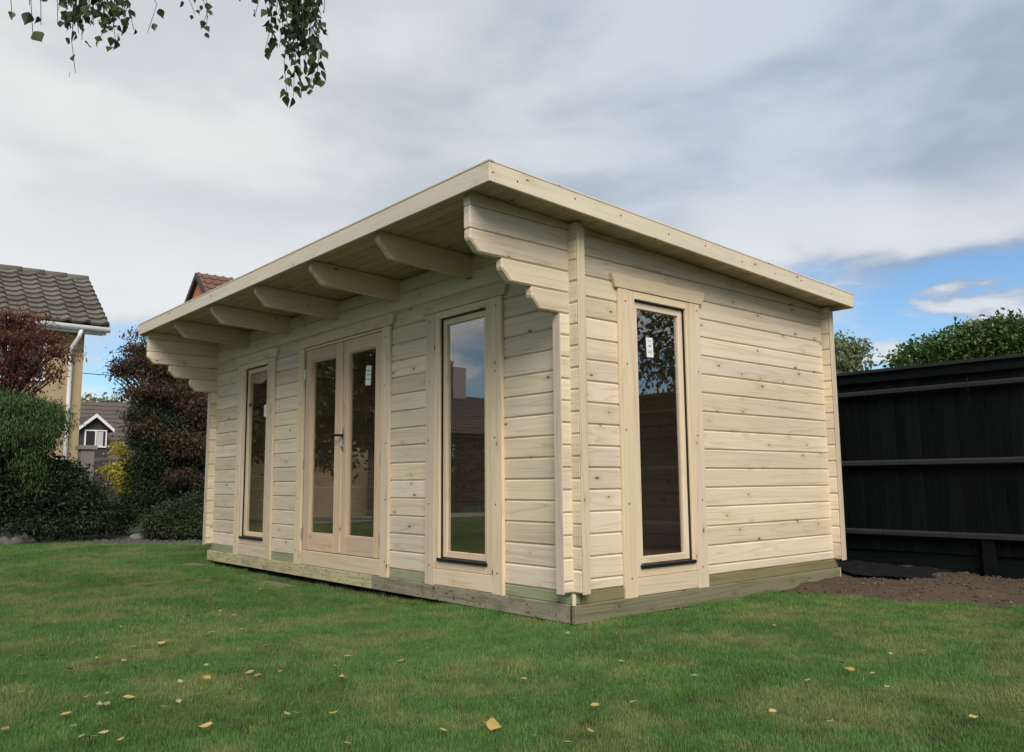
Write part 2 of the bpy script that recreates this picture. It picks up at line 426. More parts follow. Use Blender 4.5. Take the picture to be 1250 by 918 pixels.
tag(obj('lawn', grid_patch('lawn', -15, 9, -15, 4, .1, in_lawn, lawn_z, lawnm), lawnm), kind='structure')
def soil_z(x, y):
    e = max(0, min(1, (y - bed_y(max(x, -.25)))/.5))
    return GZ - .012 + .05*e + .04*e*(.5+mnoise.noise(V((x*1.7, y*1.7, 1)))) + .02*mnoise.noise(V((x*7, y*7, 4))) + .008*mnoise.noise(V((x*25, y*25, 4)))
sm = grid_patch('soil', -6.5, 7, 1.8, 4.0, .04, lambda x, y: (x > .04 or y > 3.13) and y > bed_y(max(x, -.25))-.12 and y < 3.99, soil_z, soilm)
for p in sm.polygons: p.use_smooth = True
tag(obj('soil_bed', sm, soilm), kind='structure')
def in_gravel(x, y): return -16 < x < -5.8 and (x+11.0)*(-1.99) + (y+1.16)*2.6 > -.05 and (x+11.0)*(-1.99) + (y+1.16)*2.6 < 9
tag(obj('gravel_border', grid_patch('gravel', -16, -5.8, -6, 4, .1, in_gravel, lambda x, y: GZ - .004 + .012*mnoise.noise(V((x*9, y*9, 0))), gravm), gravm), kind='structure')
tag(box('patio', -14.6, -12.6, -13.5, -4.6, GZ-.2, GZ+.03, patiom), kind='structure')

# scattered lumps: clods and stones on the bed, gravel along the border
def lumps(name, pts, r0, r1, mat, seed, flat=.65):
    rr = random.Random(seed); vs = []; fs = []
    base = bmesh.new(); bmesh.ops.create_icosphere(base, subdivisions=1, radius=1); bv = [v.co.copy() for v in base.verts]; bf = [[v.index for v in f.verts] for f in base.faces]; base.free()
    for p in pts:
        r = r0 + (r1-r0)*rr.random()**3; q = Matrix.Rotation(rr.random()*6.28, 3, 'Z'); o = len(vs); s = (rr.uniform(.7, 1.3), rr.uniform(.7, 1.2), rr.uniform(.5, .9)*flat/.65)
        for c in bv:
            k = rr.uniform(.75, 1.2); vs.append(V(p) + q @ V((c.x*s[0], c.y*s[1], c.z*s[2]))*(r*k))
        fs += [[o+i for i in f] for f in bf]
    return obj(name, mesh_np(name, vs, fs), mat)
pp = []
while len(pp) < 2600:
    x, y = random.uniform(-.6, 3.2), random.uniform(2.0, 3.95)
    if (x > .06 or y > 3.2) and y > bed_y(max(x, -.25))-.05: pp.append((x, y, soil_z(x, y)+.002))
tag(lumps('soil_clods', pp[:2250], .004, .022, soilm, 2), 'loose brown clods of soil on the bare bed', 'soil', kind='stuff')
tag(lumps('bed_pebbles', pp[2400:], .003, .010, material('pale_pebble', plain((.20, .18, .155), .9, nz=.4, ns=30)), 3), 'small pale pebbles mixed into the bare soil bed', 'pebbles', kind='stuff')
pp = []
while len(pp) < 2600:
    x, y = random.uniform(-12.5, -6.2), random.uniform(-2.6, 2.6)
    e = (x+11.0)*(-1.99) + (y+1.16)*2.6
    if 0 < e < 2.0: pp.append((x, y, GZ+.008))
tag(lumps('gravel_stones', pp, .012, .045, gravm, 5), 'grey gravel along the far edge of the lawn', 'gravel', kind='stuff')

# ------------------------------------------------------------------ the cabin
BASE = V((-2.83, 1.5, GZ))
cab = empty('garden_cabin', (0, 0, 0), 'unpainted pine log cabin with glazed double doors and a stepped canopy', 'cabin')
cab.location = (0, 0, 0)
H = .135; TW = .06; XL = -5.68; YB = 3.03
def zu(y): return 2.205 - .045*y
def put(name, poly, t, mat, side, u, z, parent, proud=0.0, bev=.006):
    return obj(name, MC(prism_mesh(poly, t, bev, mat.name), mat), None, parent, mw=wallb(side, u, z, proud))
def log_rows(side, u0, u1, zs, holes, mat, plane=0.0, topfn=None):
    """one log per course, cut where an opening interrupts it"""
    for (za, zb) in zs:
        segs = [(u0, u1)]; extra = []
        for (a, b, h0, h1) in holes:
            if zb <= h0 + .012 or za >= h1 - .012: continue
            ns = []
            for (p, q) in segs:
                if a > p and b < q: ns += [(p, a), (b, q)]
                else: ns.append((p, q))
            segs = ns
            if zb > h1 + .012: extra.append((a, b, h1, zb))
            if za < h0 - .012: extra.append((a, b, za, h0))
        for (p, q) in segs:
            m = wallb(side, p, za); m.translation += plane
            obj('wall_log', MC(prism_mesh(rect(q-p, zb-za-.0016), TW, .0095, mat.name), mat), None, cab, mw=m)
        for (p, q, a, b) in extra:
            m = wallb(side, p+.001, a); m.translation += plane
            obj('wall_log', MC(prism_mesh(rect(q-p-.002, b-a-.0016), TW, .004, mat.name), mat), None, cab, mw=m)
WINF = [-1.07, -4.593]; WINS = .866; DC = (-3.51, -2.14)
fh = [(c-.335, c+.335, .04, 1.81) for c in WINF] + [(DC[0]-.02, DC[1]+.02, -.07, 1.83)]
rowsF = [(-.0675+H*j, -.0675+H*(j+1)) for j in range(16)] + [(-.0675+H*16, 2.203)]
log_rows('front', XL-TW-.075, .075, rowsF, fh, pine, V((0, 0, 0)))
log_rows('front', XL-TW-.075, .075, rowsF[:15] + [(rowsF[15][0], zu(YB)-.012)], [], pine, V((0, YB, 0)))
# right and left walls with the corbelled ends
for xw, holes in ((0.0, [(WINS-.32, WINS+.32, .0, 1.81)]), (XL, [])):
    log_rows('side', -.075, YB+TW+.05, [(-.0675, 0.0)] + [(H*k, H*(k+1)) for k in range(12)], holes, pine, V((xw, 0, 0)))
    # shaped courses (stepped brackets under the canopy, sloping top)
    for k, ye in ((12, -.31), (13, -.54), (14, -.774)):
        z0, ch = H*k, .072
        y1 = YB+TW+.05
        def shaped(a, b, zb0, zb1, front):
            if front: poly = [(ch, 0), (b-a, 0), (b-a, zb1-zb0), (0, zb1-zb0), (0, ch)]
            else: poly = rect(b-a, zb1-zb0)
            m = wallb('side', a, zb0); m.translation.x += xw
            obj('wall_log', MC(prism_mesh(poly, TW, .0095, 'pine_log'), pine), None, cab, mw=m)
        if holes and k < 14:
            a, b = holes[0][0], holes[0][1]
            shaped(ye, a, z0, z0+H-.0016, True); shaped(b, y1, z0, z0+H-.0016, False)
            if k == 13: shaped(a+.001, b-.001, 1.81, z0+H-.0016, False)
        else: shaped(ye, y1, z0, z0+H-.0016, True)
    m = wallb('side', -.774, H*15); m.translation.x += xw
    y1 = YB+TW+.05; yk = (2.205-H*16)/.045
    obj('wall_log', MC(prism_mesh([(0, 0), (y1+.774, 0), (y1+.774, zu(y1)-H*15-.002), (yk+.774, H-.002), (0, H-.002)], TW, .005, 'pine_log'), pine), None, cab, mw=m)
    m = wallb('side', -.774, H*16); m.translation.x += xw
    obj('wall_log', MC(prism_mesh([(0, 0), (yk+.70, 0), (yk+.70, .004), (0, zu(-.774)-H*16-.002)], TW, .001, 'pine_log'), pine), None, cab, mw=m)
# smooth cover strips nailed over the log ends at the corners
for (xa, zt) in ((-.0625, 1.616), (XL-.0625, 1.616)):
    obj('corner_strip', MC(prism_mesh(rect(zt+.072, .065), .008, .002, 'cs1'), stripw), None, cab, mw=basis((xa+.065, -.084, -.072), FZ, FY, -FX))
for ya, zt in ((-.002, 2.165), (YB-.002, 2.02)):
    obj('corner_strip', MC(prism_mesh(rect(zt+.072, .066), .008, .002, 'cs2%.1f' % ya), stripw), None, cab, mw=basis((.084, ya+.066, -.072), FZ, -FX, -FY))
# base: treated bearer under the walls, base boards below it
def basepart(name, mat, x0, x1, y0, y1, z0, z1):
    L = max(x1-x0, y1-y0)
    if x1-x0 > y1-y0: return obj(name, MC(prism_mesh(rect(L, z1-z0), y1-y0, .003, mat.name), mat), None, cab, mw=basis((x0, y0, z0), FX, FY, FZ))
    return obj(name, MC(prism_mesh(rect(L, z1-z0), x1-x0, .003, mat.name), mat), None, cab, mw=basis((x1, y0, z0), FY, -FX, FZ))
basepart('floor_bearer', bearw, XL-TW-.01, .004, -.004, .056, -.135, -.069)
basepart('floor_bearer', bearside, -.05, .012, .058, YB+.05, -.136, -.069)
basepart('floor_bearer', bearw, XL-TW, XL, .058, YB+.05, -.136, -.069)
basepart('base_board', palebase, -5.756, -2.262, -.022, .022, -.243, -.1365)
basepart('base_board', greybase, -2.259, .012, -.024, .022, -.243, -.1365)
basepart('base_board', treat, -.01, .036, -.024, YB+.035, -.245, -.137)
basepart('base_board', treat, -5.756, -5.72, .024, YB+.06, -.243, -.137)
basepart('bearer_end', trimw, .0135, .028, -.030, -.005, -.138, -.075)
basepart('bearer_end', trimw, -.008, .03, YB+.037, YB+.06, -.245, -.137)
for k in range(26):
    y = .07 + k*.114
    obj('floor_board', MC(prism_mesh(rect(5.6, .109), .018, .002, 'fl'), darkpine), None, cab, mw=basis((XL+.02, y, -.045), FX, -FZ, FY))
def screws():
    bm = bmesh.new(); rr = random.Random(8)
    def dot(p, axis):
        rot = Matrix.Rotation(R(90), 4, 'X' if axis == 'y' else 'Y')
        bmesh.ops.create_cone(bm, cap_ends=True, segments=8, radius1=.0055, radius2=.0055, depth=.004, matrix=Matrix.Translation(p) @ rot)
    x = -5.6
    while x < -.05:
        for z in (-.165, -.215): dot((x+rr.uniform(-.012, .012), -.0245 if x > -2.262 else -.0225, z+rr.uniform(-.008, .008)), 'y')
        x += .40 if rr.random() < .7 else .2
    for u in (-5.0, -4.2, -3.57, -2.08, -1.46, -.69):
        for z in (0.0, .45, .9, 1.35, 1.78): dot((u+rr.uniform(-.02, .02), -.026, z+rr.uniform(-.02, .02)), 'y')
    for u in (.49, 1.24):
        for z in (0.0, .45, .9, 1.35, 1.78): dot((.026, u+rr.uniform(-.02, .02), z+rr.uniform(-.02, .02)), 'x')
    for k in range(9): dot((XR_+.0005, -.6+k*.42+rr.uniform(-.05, .05), zu(-.6+k*.42)+.03+rr.uniform(-.015, .015)), 'x')
    o = obj('screw_heads', bm_mesh(bm), blackm2, cab); o['kind'] = 'stuff'
blackm2 = material('dull_screw', plain((.10, .09, .075), .6, .5))
XR_ = .244
screws()
# roof: boards, felt, fascias
YF, YR, XR_, XF = -.83, 3.165, .244, -5.862
sl_ = V((0, 1, -.045)).normalized(); up_ = FX.cross(sl_)
roof = obj('roof', mesh_np('felt', [(XF+.012, YF+.012, zu(YF)+.0865), (XR_-.012, YF+.012, zu(YF)+.0865), (XR_-.012, YR-.012, zu(YR)+.0865), (XF+.012, YR-.012, zu(YR)+.0865)] +
    [(XF+.03, YF+.03, zu(YF)+.026), (XR_-.03, YF+.03, zu(YF)+.026), (XR_-.03, YR-.03, zu(YR)+.026), (XF+.03, YR-.03, zu(YR)+.026)],
    [(0, 1, 2, 3), (7, 6, 5, 4), (0, 4, 5, 1), (1, 5, 6, 2), (2, 6, 7, 3), (3, 7, 4, 0)]), felt, cab)
nb = 42; bw = (YR-YF-.05)/nb
for k in range(nb):
    y = YF+.025 + k*bw
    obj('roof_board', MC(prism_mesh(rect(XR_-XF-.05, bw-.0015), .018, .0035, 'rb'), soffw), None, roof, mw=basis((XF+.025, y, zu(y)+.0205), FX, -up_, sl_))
FB, FT = -.028, .083
obj('fascia_board', MC(prism_mesh(rect(XR_-XF, FT-FB), .02, .003, 'fa'), fascw), None, roof, mw=basis((XF, YF, zu(YF)+FB), FX, FY, FZ))
obj('fascia_board', MC(prism_mesh(rect(XR_-XF, FT-FB), .02, .003, 'fa'), fascw), None, roof, mw=basis((XF, YR-.02, zu(YR)+FB), FX, FY, FZ))
Ls = YR-YF-.043
def pgram(L): return [(0, 0), (L, -.045*L), (L, -.045*L+FT-FB), (0, FT-FB)]
obj('fascia_board', MC(prism_mesh(pgram(Ls), .02, .003, 'fa'), fascw), None, roof, mw=basis((XR_, YF+.0215, zu(YF+.0215)+FB), FY, -FX, FZ))
obj('fascia_board', MC(prism_mesh(pgram(Ls), .02, .003, 'fa'), fascw), None, roof, mw=basis((XF+.02, YF+.0215, zu(YF+.0215)+FB), FY, -FX, FZ))
# thin capping strip on top of the fascias
def caps():
    a = [(XF-.004, YF-.002), (XR_+.002, YF-.002)]
    obj('capping_strip', MC(prism_mesh(rect(XR_-XF+.009, .012), .034, .002, 'cap'), fascw), None, roof, mw=basis((XF-.004, YF-.002, zu(YF)+FT+.0005), FX, FY, FZ))
    L = YR-YF-.03
    obj('capping_strip', MC(prism_mesh([(0, 0), (L, -.045*L), (L, -.045*L+.012), (0, .012)], .034, .002, 'cap'), fascw), None, roof, mw=basis((XR_+.002, YF+.0295, zu(YF+.0295)+FT+.0005), FY, -FX, FZ))
caps()
# canopy beams
for xb in (-1.0, -1.945, -2.925, -3.89, -4.855):
    a = zu(-.774); b = zu(.03)
    poly = [(0, 0), (0, -.066), (.10, -.168-.0045), (.804, b-a-.168), (.804, b-a)]
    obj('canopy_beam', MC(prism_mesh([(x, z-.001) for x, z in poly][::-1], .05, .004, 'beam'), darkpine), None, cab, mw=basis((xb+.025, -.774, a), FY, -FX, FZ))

def window(side, c, hw, paperpos, handle=True):
    """fixed frame with facings, sash, pane and black cill; hw = half width over the facings"""
    si, fo, op = hw-.115, hw-.115, .272
    w = vboard('window', cab, trimw, side, c-fo+.0005, c-op, -.02, 1.848, .022, .07)       # left jamb carries the window
    def add(o): o.parent = w; o.matrix_parent_inverse = w.matrix_basis.inverted(); return o
    add(vboard('jamb', None, trimw, side, c+op, c+fo-.0005, -.02, 1.848, .022, .07))
    add(hboard('head', None, trimw, side, c-op+.0005, c+op-.0005, 1.796, 1.848, .0215, .07))
    add(hboard('bottom_rail', None, trimw, side, c-op+.0005, c+op-.0005, -.02, .034, .0215, .07))
    add(vboard('facing_board', None, trimw, side, c-hw, c-fo, -.142, 1.848, .0255, .0255))
    add(vboard('facing_board', None, trimw, side, c+fo, c+hw, -.142, 1.848, .0255, .0255))
    add(hboard('bottom_board', None, trimw, side, c-fo+.002, c+fo-.002, -.134, -.022, .0235, .0235))
    L = 2*hw
    add(obj('header_board', MC(prism_mesh([(.0, 0), (L+.06, 0), (L+.10, .092), (-.04, .092)], .03, .003, 'hd'+side), trimw), None, None, mw=wallb(side, c-hw-.03, 1.850, .030)))
    # black seal lining, seen as a dark line around the sash
    for o in (vboard('seal', None, black, side, c-op+.0003, c-op+.006, .036, 1.794, .004, .04, 0), vboard('seal', None, black, side, c+op-.006, c+op-.0003, .036, 1.794, .004, .04, 0),
              hboard('seal', None, black, side, c-op+.007, c+op-.007, 1.788, 1.7955, .004, .04, 0)): add(o)
    a0, a1 = c-op+.0075, c+op-.0075; sw = .046
    add(vboard('sash', None, trimw, side, a0, a0+sw, .060, 1.787, -.008, .04)); add(vboard('sash', None, trimw, side, a1-sw, a1, .060, 1.787, -.008, .04))
    add(hboard('sash', None, trimw, side, a0+sw, a1-sw, 1.742, 1.787, -.0085, .04)); add(hboard('sash', None, trimw, side, a0+sw, a1-sw, .060, .104, -.0085, .04))
    add(hboard('cill', None, black, side, c-op-.012, c+op+.012, .0345, .056, .037, .055))
    add(hboard('pane', None, glass, side, a0+sw-.004, a1-sw+.004, .100, 1.746, -.022, .004, 0))
    if paperpos:
        u, z, wd, ht, rot = paperpos
        m = wallb(side, u-wd/2, z-ht/2, -.0205) @ Matrix.Rotation(rot, 4, 'Y')
        pz = add(obj('paper_label', MC(prism_mesh(rect(wd, ht), .0006, 0, 'pap'), paper), None, None, mw=m))
        for i, (zz, ww) in enumerate(((.80, .5), (.52, .25), (.30, .6), (.22, .6))):
            mm = m.copy() @ Matrix.Translation((wd*(1-ww)/2, -.0006, ht*zz))
            add(obj('print_line', MC(prism_mesh(rect(wd*ww, ht*(.10 if i == 1 else .03)), .0004, 0, 'ink'), ink), None, None, mw=mm))
    if handle:
        m = wallb(side, c-.05, .9, -.031)
    return w
window('front', WINF[0], .445, None)
window('front', WINF[1], .445, (-4.44, 1.33, .055, .12, 0))
window('side', WINS, .43, (.79, 1.49, .07, .135, R(-3)))

def doors():
    L0, L1 = DC
    ds = vboard('door_frame', cab, trimw, 'front', L0-.118, L0, -.142, 1.848, .0255, .0255)
    def sub(o, p): o.parent = p; o.matrix_parent_inverse = p.matrix_basis.inverted(); return o
    sub(vboard('facing_board', None, trimw, 'front', L1, L1+.118, -.142, 1.848, .0255, .0255), ds)
    sub(hboard('bottom_board', None, trimw, 'front', L0+.002, L1-.002, -.134, -.010, .0235, .05), ds)
    sub(hboard('frame_head', None, trimw, 'front', L0+.002, L1-.002, 1.826, 1.848, .012, .06), ds)
    sub(obj('header_board', MC(prism_mesh([(0, 0), (L1-L0+.236+.06, 0), (L1-L0+.236+.10, .092), (-.04, .092)], .03, .003, 'hdd'), trimw), None, None, mw=wallb('front', L0-.118-.03, 1.850, .030)), ds)
    mid = -2.822
    for (a, b, side) in ((L0+.012, mid-.004, 0), (mid+.002, L1-.018, 1)):
        st = .108
        leaf = vboard('door', cab, doorw, 'front', a, a+st, -.004, 1.822, .006, .044)
        sub(vboard('stile', None, doorw, 'front', b-st, b, -.004, 1.822, .006, .044), leaf)
        sub(hboard('top_rail', None, doorw, 'front', a+st+.0006, b-st-.0006, 1.712, 1.822, .0055, .043), leaf)
        sub(hboard('bottom_rail', None, doorw, 'front', a+st+.0006, b-st-.0006, -.004, .142, .0055, .043), leaf)
        for (u0, u1, z0, z1, vert) in ((a+st, a+st+.012, .142, 1.712, 1), (b-st-.012, b-st, .142, 1.712, 1), (a+st+.012, b-st-.012, 1.70, 1.712, 0), (a+st+.012, b-st-.012, .142, .154, 0)):
            sub((vboard if vert else hboard)('glazing_bead', None, doorw, 'front', u0, u1, z0, z1, -.002, .03, .002), leaf)
        sub(hboard('pane', None, glass, 'front', a+st+.004, b-st-.004, .146, 1.708, -.018, .004, 0), leaf)
        if side:
            m = wallb('front', -2.462, 1.405, -.0165) @ Matrix.Rotation(R(4), 4, 'Y')
            sub(obj('paper_label', MC(prism_mesh(rect(.085, .165), .0006, 0, 'pap2'), paper), None, None, mw=m), leaf)
            for zz in (.12, .085, .045):
                sub(obj('print_line', MC(prism_mesh(rect(.05, .008), .0004, 0, 'ink2'), ink), None, None, mw=m @ Matrix.Translation((.018, -.0006, zz))), leaf)
            for hz in (1.60, .78, .14):
                bm = bmesh.new(); bmesh.ops.create_cone(bm, cap_ends=True, segments=10, radius1=.009, radius2=.009, depth=.09, matrix=Matrix.Translation((L1-.008, -.014, hz)))
                box_bm(bm, L1-.034, L1-.009, -.010, -.0065, hz-.04, hz+.04)
                sub(obj('hinge', bm_mesh(bm), steel), leaf)
        else:
            for hz in (1.60, .78, .14):
                bm = bmesh.new(); bmesh.ops.create_cone(bm, cap_ends=True, segments=10, radius1=.008, radius2=.008, depth=.09, matrix=Matrix.Translation((L0+.004, -.012, hz)))
                sub(obj('hinge', bm_mesh(bm), steel), leaf)
        if side:
            # weather strip covering the meeting line, with the long handle plate
            ast = sub(vboard('astragal', None, doorw, 'front', mid-.012, mid+.03, .0, 1.818, .018, .0115, .003), leaf)
            bm = bmesh.new(); box_bm(bm, mid+.034, mid+.068, -.0115, -.0065, .86, 1.06); bmesh.ops.bevel(bm, geom=list(bm.edges), offset=.003, segments=1, affect='EDGES')
            sub(obj('handle_plate', bm_mesh(bm), steel), leaf)
            bm = bmesh.new(); bmesh.ops.create_cone(bm, cap_ends=True, segments=12, radius1=.011, radius2=.011, depth=.055, matrix=Matrix.Translation((mid+.051, -.034, 1.0)) @ Matrix.Rotation(R(90), 4, 'X'))
            box_bm(bm, mid-.055, mid+.060, -.068, -.054, .990, 1.010); bmesh.ops.bevel(bm, geom=[e for e in bm.edges if e.calc_length() > .08], offset=.005, segments=2, affect='EDGES')
            sub(obj('lever', bm_mesh(bm), blackm), leaf)
            bm = bmesh.new(); bmesh.ops.create_cone(bm, cap_ends=True, segments=12, radius1=.010, radius2=.010, depth=.03, matrix=Matrix.Translation((mid+.051, -.018, .905)) @ Matrix.Rotation(R(90), 4, 'X'))
            sub(obj('lock_cylinder', bm_mesh(bm), steel), leaf)
doors()

# paving slabs left under the front edge
for (px, py, L, Wd, rz, lab) in ((335, 709, .46, .16, .05, 'flat grey concrete slab tucked under the door side of the cabin base'), (236, 686, .26, .20, .3, 'small grey slab in the grass by the far corner post of the cabin')):
    p = ground_at(px, py, GZ+.03)
    bm = bmesh.new(); box_bm(bm, -L/2, L/2, -Wd/2, Wd/2, -.05, .012); bmesh.ops.bevel(bm, geom=list(bm.edges), offset=.006, segments=2, affect='EDGES')
    o = obj('paving_slab', bm_mesh(bm), slabm, loc=(p.x, p.y, GZ-.008)); o.rotation_euler.z = rz; tag(o, lab, 'slab')

# ------------------------------------------------------------------ fence
fen = empty('garden_fence', (0, 3.95, GZ), 'tall black stained close-board fence with three rails behind the cabin', 'fence')
def fsub(o): o.parent = fen; o.matrix_parent_inverse = Matrix.Translation((0, -3.95, -GZ)); return o
def rel(m): m.translation -= V((0, 3.95, GZ)); return m
x = -7.5; k = 0; rr = random.Random(4)
bmsh = {}
while x < 7.5:
    tilt = R(-4.5 + rr.uniform(-.8, .8)); v = rr.choice((0, 1, 2))
    m = basis((x, 3.955 + rr.uniform(-.002, .002), -.05 + rr.uniform(-.004, .004)), FZ, FY, -FX) @ Matrix.Rotation(tilt, 4, 'X') @ Matrix.Rotation(R(rr.uniform(-.25, .25)), 4, 'Y')
    obj('fence_board', MC(prism_mesh(rect(1.545+v*.004, .118), .011, .002, 'fb'), fencew), None, fen, mw=rel(m)); x += .108 + rr.uniform(-.003, .003)
for z0, z1, dp in ((1.345, 1.405, .055), (.700, .762, .055), (.080, .140, .055)):
    for xa, xb in ((-7.5, -3.76), (-3.755, -.003), (.001, 3.75), (3.754, 7.5)):
        poly = [(0, 0), (xb-xa, 0), (xb-xa, z1-z0), (0, z1-z0)]
        vs = [(0, 0, 0), (0, -dp, .012), (0, -dp, z1-z0-.014), (0, 0, z1-z0)]
        bm = bmesh.new(); L = [bm.verts.new((0, y, z)) for _, y, z in vs]; Rr = [bm.verts.new((xb-xa, y, z)) for _, y, z in vs]
        bm.faces.new(L); bm.faces.new(Rr[::-1])
        for i in range(4): bm.faces.new((L[i], Rr[i], Rr[(i+1) % 4], L[(i+1) % 4]))
        bmesh.ops.recalc_face_normals(bm, faces=bm.faces); bmesh.ops.bevel(bm, geom=list(bm.edges), offset=.004, segments=1, affect='EDGES')
        obj('fence_rail', bm_mesh(bm), fencer, fen, mw=rel(basis((xa, 3.944, z0), FX, FY, FZ)))
for xa, xb in ((-7.5, -2.4), (-2.396, 1.9), (1.904, 7.5)):
    obj('capping_rail', MC(prism_mesh(rect(xb-xa, .03), .10, .004, 'fc%.1f' % xa), fencer), None, fen, mw=rel(basis((xa, 3.895, 1.562), FX, FY, FZ)))
    obj('top_board', MC(prism_mesh(rect(xb-xa, .085), .02, .003, 'ft%.1f' % xa), fencew), None, fen, mw=rel(basis((xa, 3.921, 1.476), FX, FY, FZ)))
    obj('gravel_board', MC(prism_mesh(rect(xb-xa, .24), .02, .003, 'fg%.1f' % xa), fencew), None, fen, mw=rel(basis((xa, 3.9755, -.26), FX, FY, FZ)))
for xp in (-6.5, -3.0, .83, 3.9, 6.9):
    obj('fence_post', MC(prism_mesh(rect(.095, .335), .06, .004, 'fp'), fencew), None, fen, mw=rel(basis((xp, 3.902, -.26), FX, FY, FZ)))

# crumpled weed membrane between the cabin and the fence
bm = bmesh.new(); n = 46
gv = [[None]*(n+1) for _ in range(n+1)]
for i in range(n+1):
    for j in range(n+1):
        u, w = i/n, j/n
        x = -.55 + 1.15*u + .08*math.sin(w*7); y = 3.22 + .62*w + .07*math.sin(u*6+1) + .03*math.sin(u*17)
        h = .035 + .05*abs(mnoise.noise(V((x*4, y*5, 9)))) + .03*abs(mnoise.noise(V((x*11, y*13, 2)))) - .05*max(0, abs(u-.5)-.42)/.08*.6
        if u > .72: h -= .03*(u-.72)/.28
        gv[i][j] = bm.verts.new((x, y, max(soil_z(x, y)+.004, GZ) + h*.55))
for i in range(n):
    for j in range(n): bm.faces.new((gv[i][j], gv[i+1][j], gv[i+1][j+1], gv[i][j+1]))
me = bm_mesh(bm, smooth=True); o = obj('ground_sheet', me, sheetm); md = o.modifiers.new('thick', 'SOLIDIFY'); md.thickness = .003
tag(o, 'crumpled dark grey weed membrane on the soil between cabin and fence', 'membrane')
# black strip of membrane showing under the cabin's right base
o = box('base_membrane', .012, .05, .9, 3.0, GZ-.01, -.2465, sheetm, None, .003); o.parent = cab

# ------------------------------------------------------------------ foliage
def leaf_cloud(name, blobs, n, size, mat, parent=None, seed=1, droop=.3, aspect=.6, shell=.45, clump=0, jitter=.35, fold=.25):
    """many folded leaf faces spread through ellipsoids (cx,cy,cz,rx,ry,rz,weight), gathered into sprays"""
    rg = np.random.default_rng(seed)
    B = np.array([b[:6] for b in blobs], float); w = np.array([b[6] if len(b) > 6 else b[3]*b[5] for b in blobs], float); w /= w.sum()
    m = max(1, n//clump) if clump else n
    idx = rg.choice(len(B), m, p=w)
    d = rg.normal(size=(m, 3)); d /= np.linalg.norm(d, axis=1)[:, None]
    r = shell + (1.06-shell)*rg.random(m)**.7
    r *= 1 + jitter*(rg.random(m)-.5)*.6
    c = B[idx, :3] + d*r[:, None]*B[idx, 3:6]
    if clump:
        cc = np.repeat(c, clump, 0); dd = np.repeat(d, clump, 0)
        c = cc + rg.normal(size=cc.shape)*size*np.array([1.5, 1.5, .8]); d = dd
    N = len(c)
    ax = rg.normal(size=(N, 3))*.8 + d*.7; ax[:, 2] -= droop*1.6; ax /= np.linalg.norm(ax, axis=1)[:, None]
    nr = rg.normal(size=(N, 3)) + np.array([0, 0, .9]); sd = np.cross(ax, nr); sd /= np.linalg.norm(sd, axis=1)[:, None] + 1e-9
    nn = np.cross(sd, ax)
    L = size*(.6+.8*rg.random(N))[:, None]; Wd = L*aspect*.5
    a = c; b = c + ax*L*.45 + sd*Wd + nn*Wd*fold; e = c + ax*L - nn*L*.12; f = c + ax*L*.45 - sd*Wd + nn*Wd*fold
    vs = np.stack([a, b, e, f], 1).reshape(-1, 3)
    me = bpy.data.meshes.new(name); me.vertices.add(4*N); me.vertices.foreach_set('co', vs.astype(np.float32).ravel())
    me.loops.add(6*N); me.polygons.add(2*N)
    i0 = np.arange(N)*4
    me.loops.foreach_set('vertex_index', np.stack([i0, i0+1, i0+2, i0, i0+2, i0+3], 1).astype(np.int32).ravel())
    me.polygons.foreach_set('loop_start', (np.arange(2*N)*3).astype(np.int32)); me.polygons.foreach_set('loop_total', np.full(2*N, 3, np.int32))
    me.update(); me.validate()
    at_ = me.attributes.new('tone', 'FLOAT', 'POINT'); at_.data.foreach_set('value', np.repeat(rg.random(N), 4).astype(np.float32))
    return obj(name, me, mat, parent)
def pxblobs(lst, depth_scale=1.0):
    """(px, py, distance, rx px, ry px[, weight]) -> ellipsoids in metres"""
    out = []
    for b in lst:
        p = at(b[0], b[1], b[2]); k = b[2]/FPX/1.1
        rx, rz = b[3]*k, b[4]*k
        out.append((p.x, p.y, p.z, rx*depth_scale, rx*depth_scale, rz, b[5] if len(b) > 5 else b[3]*b[4]))
    return out
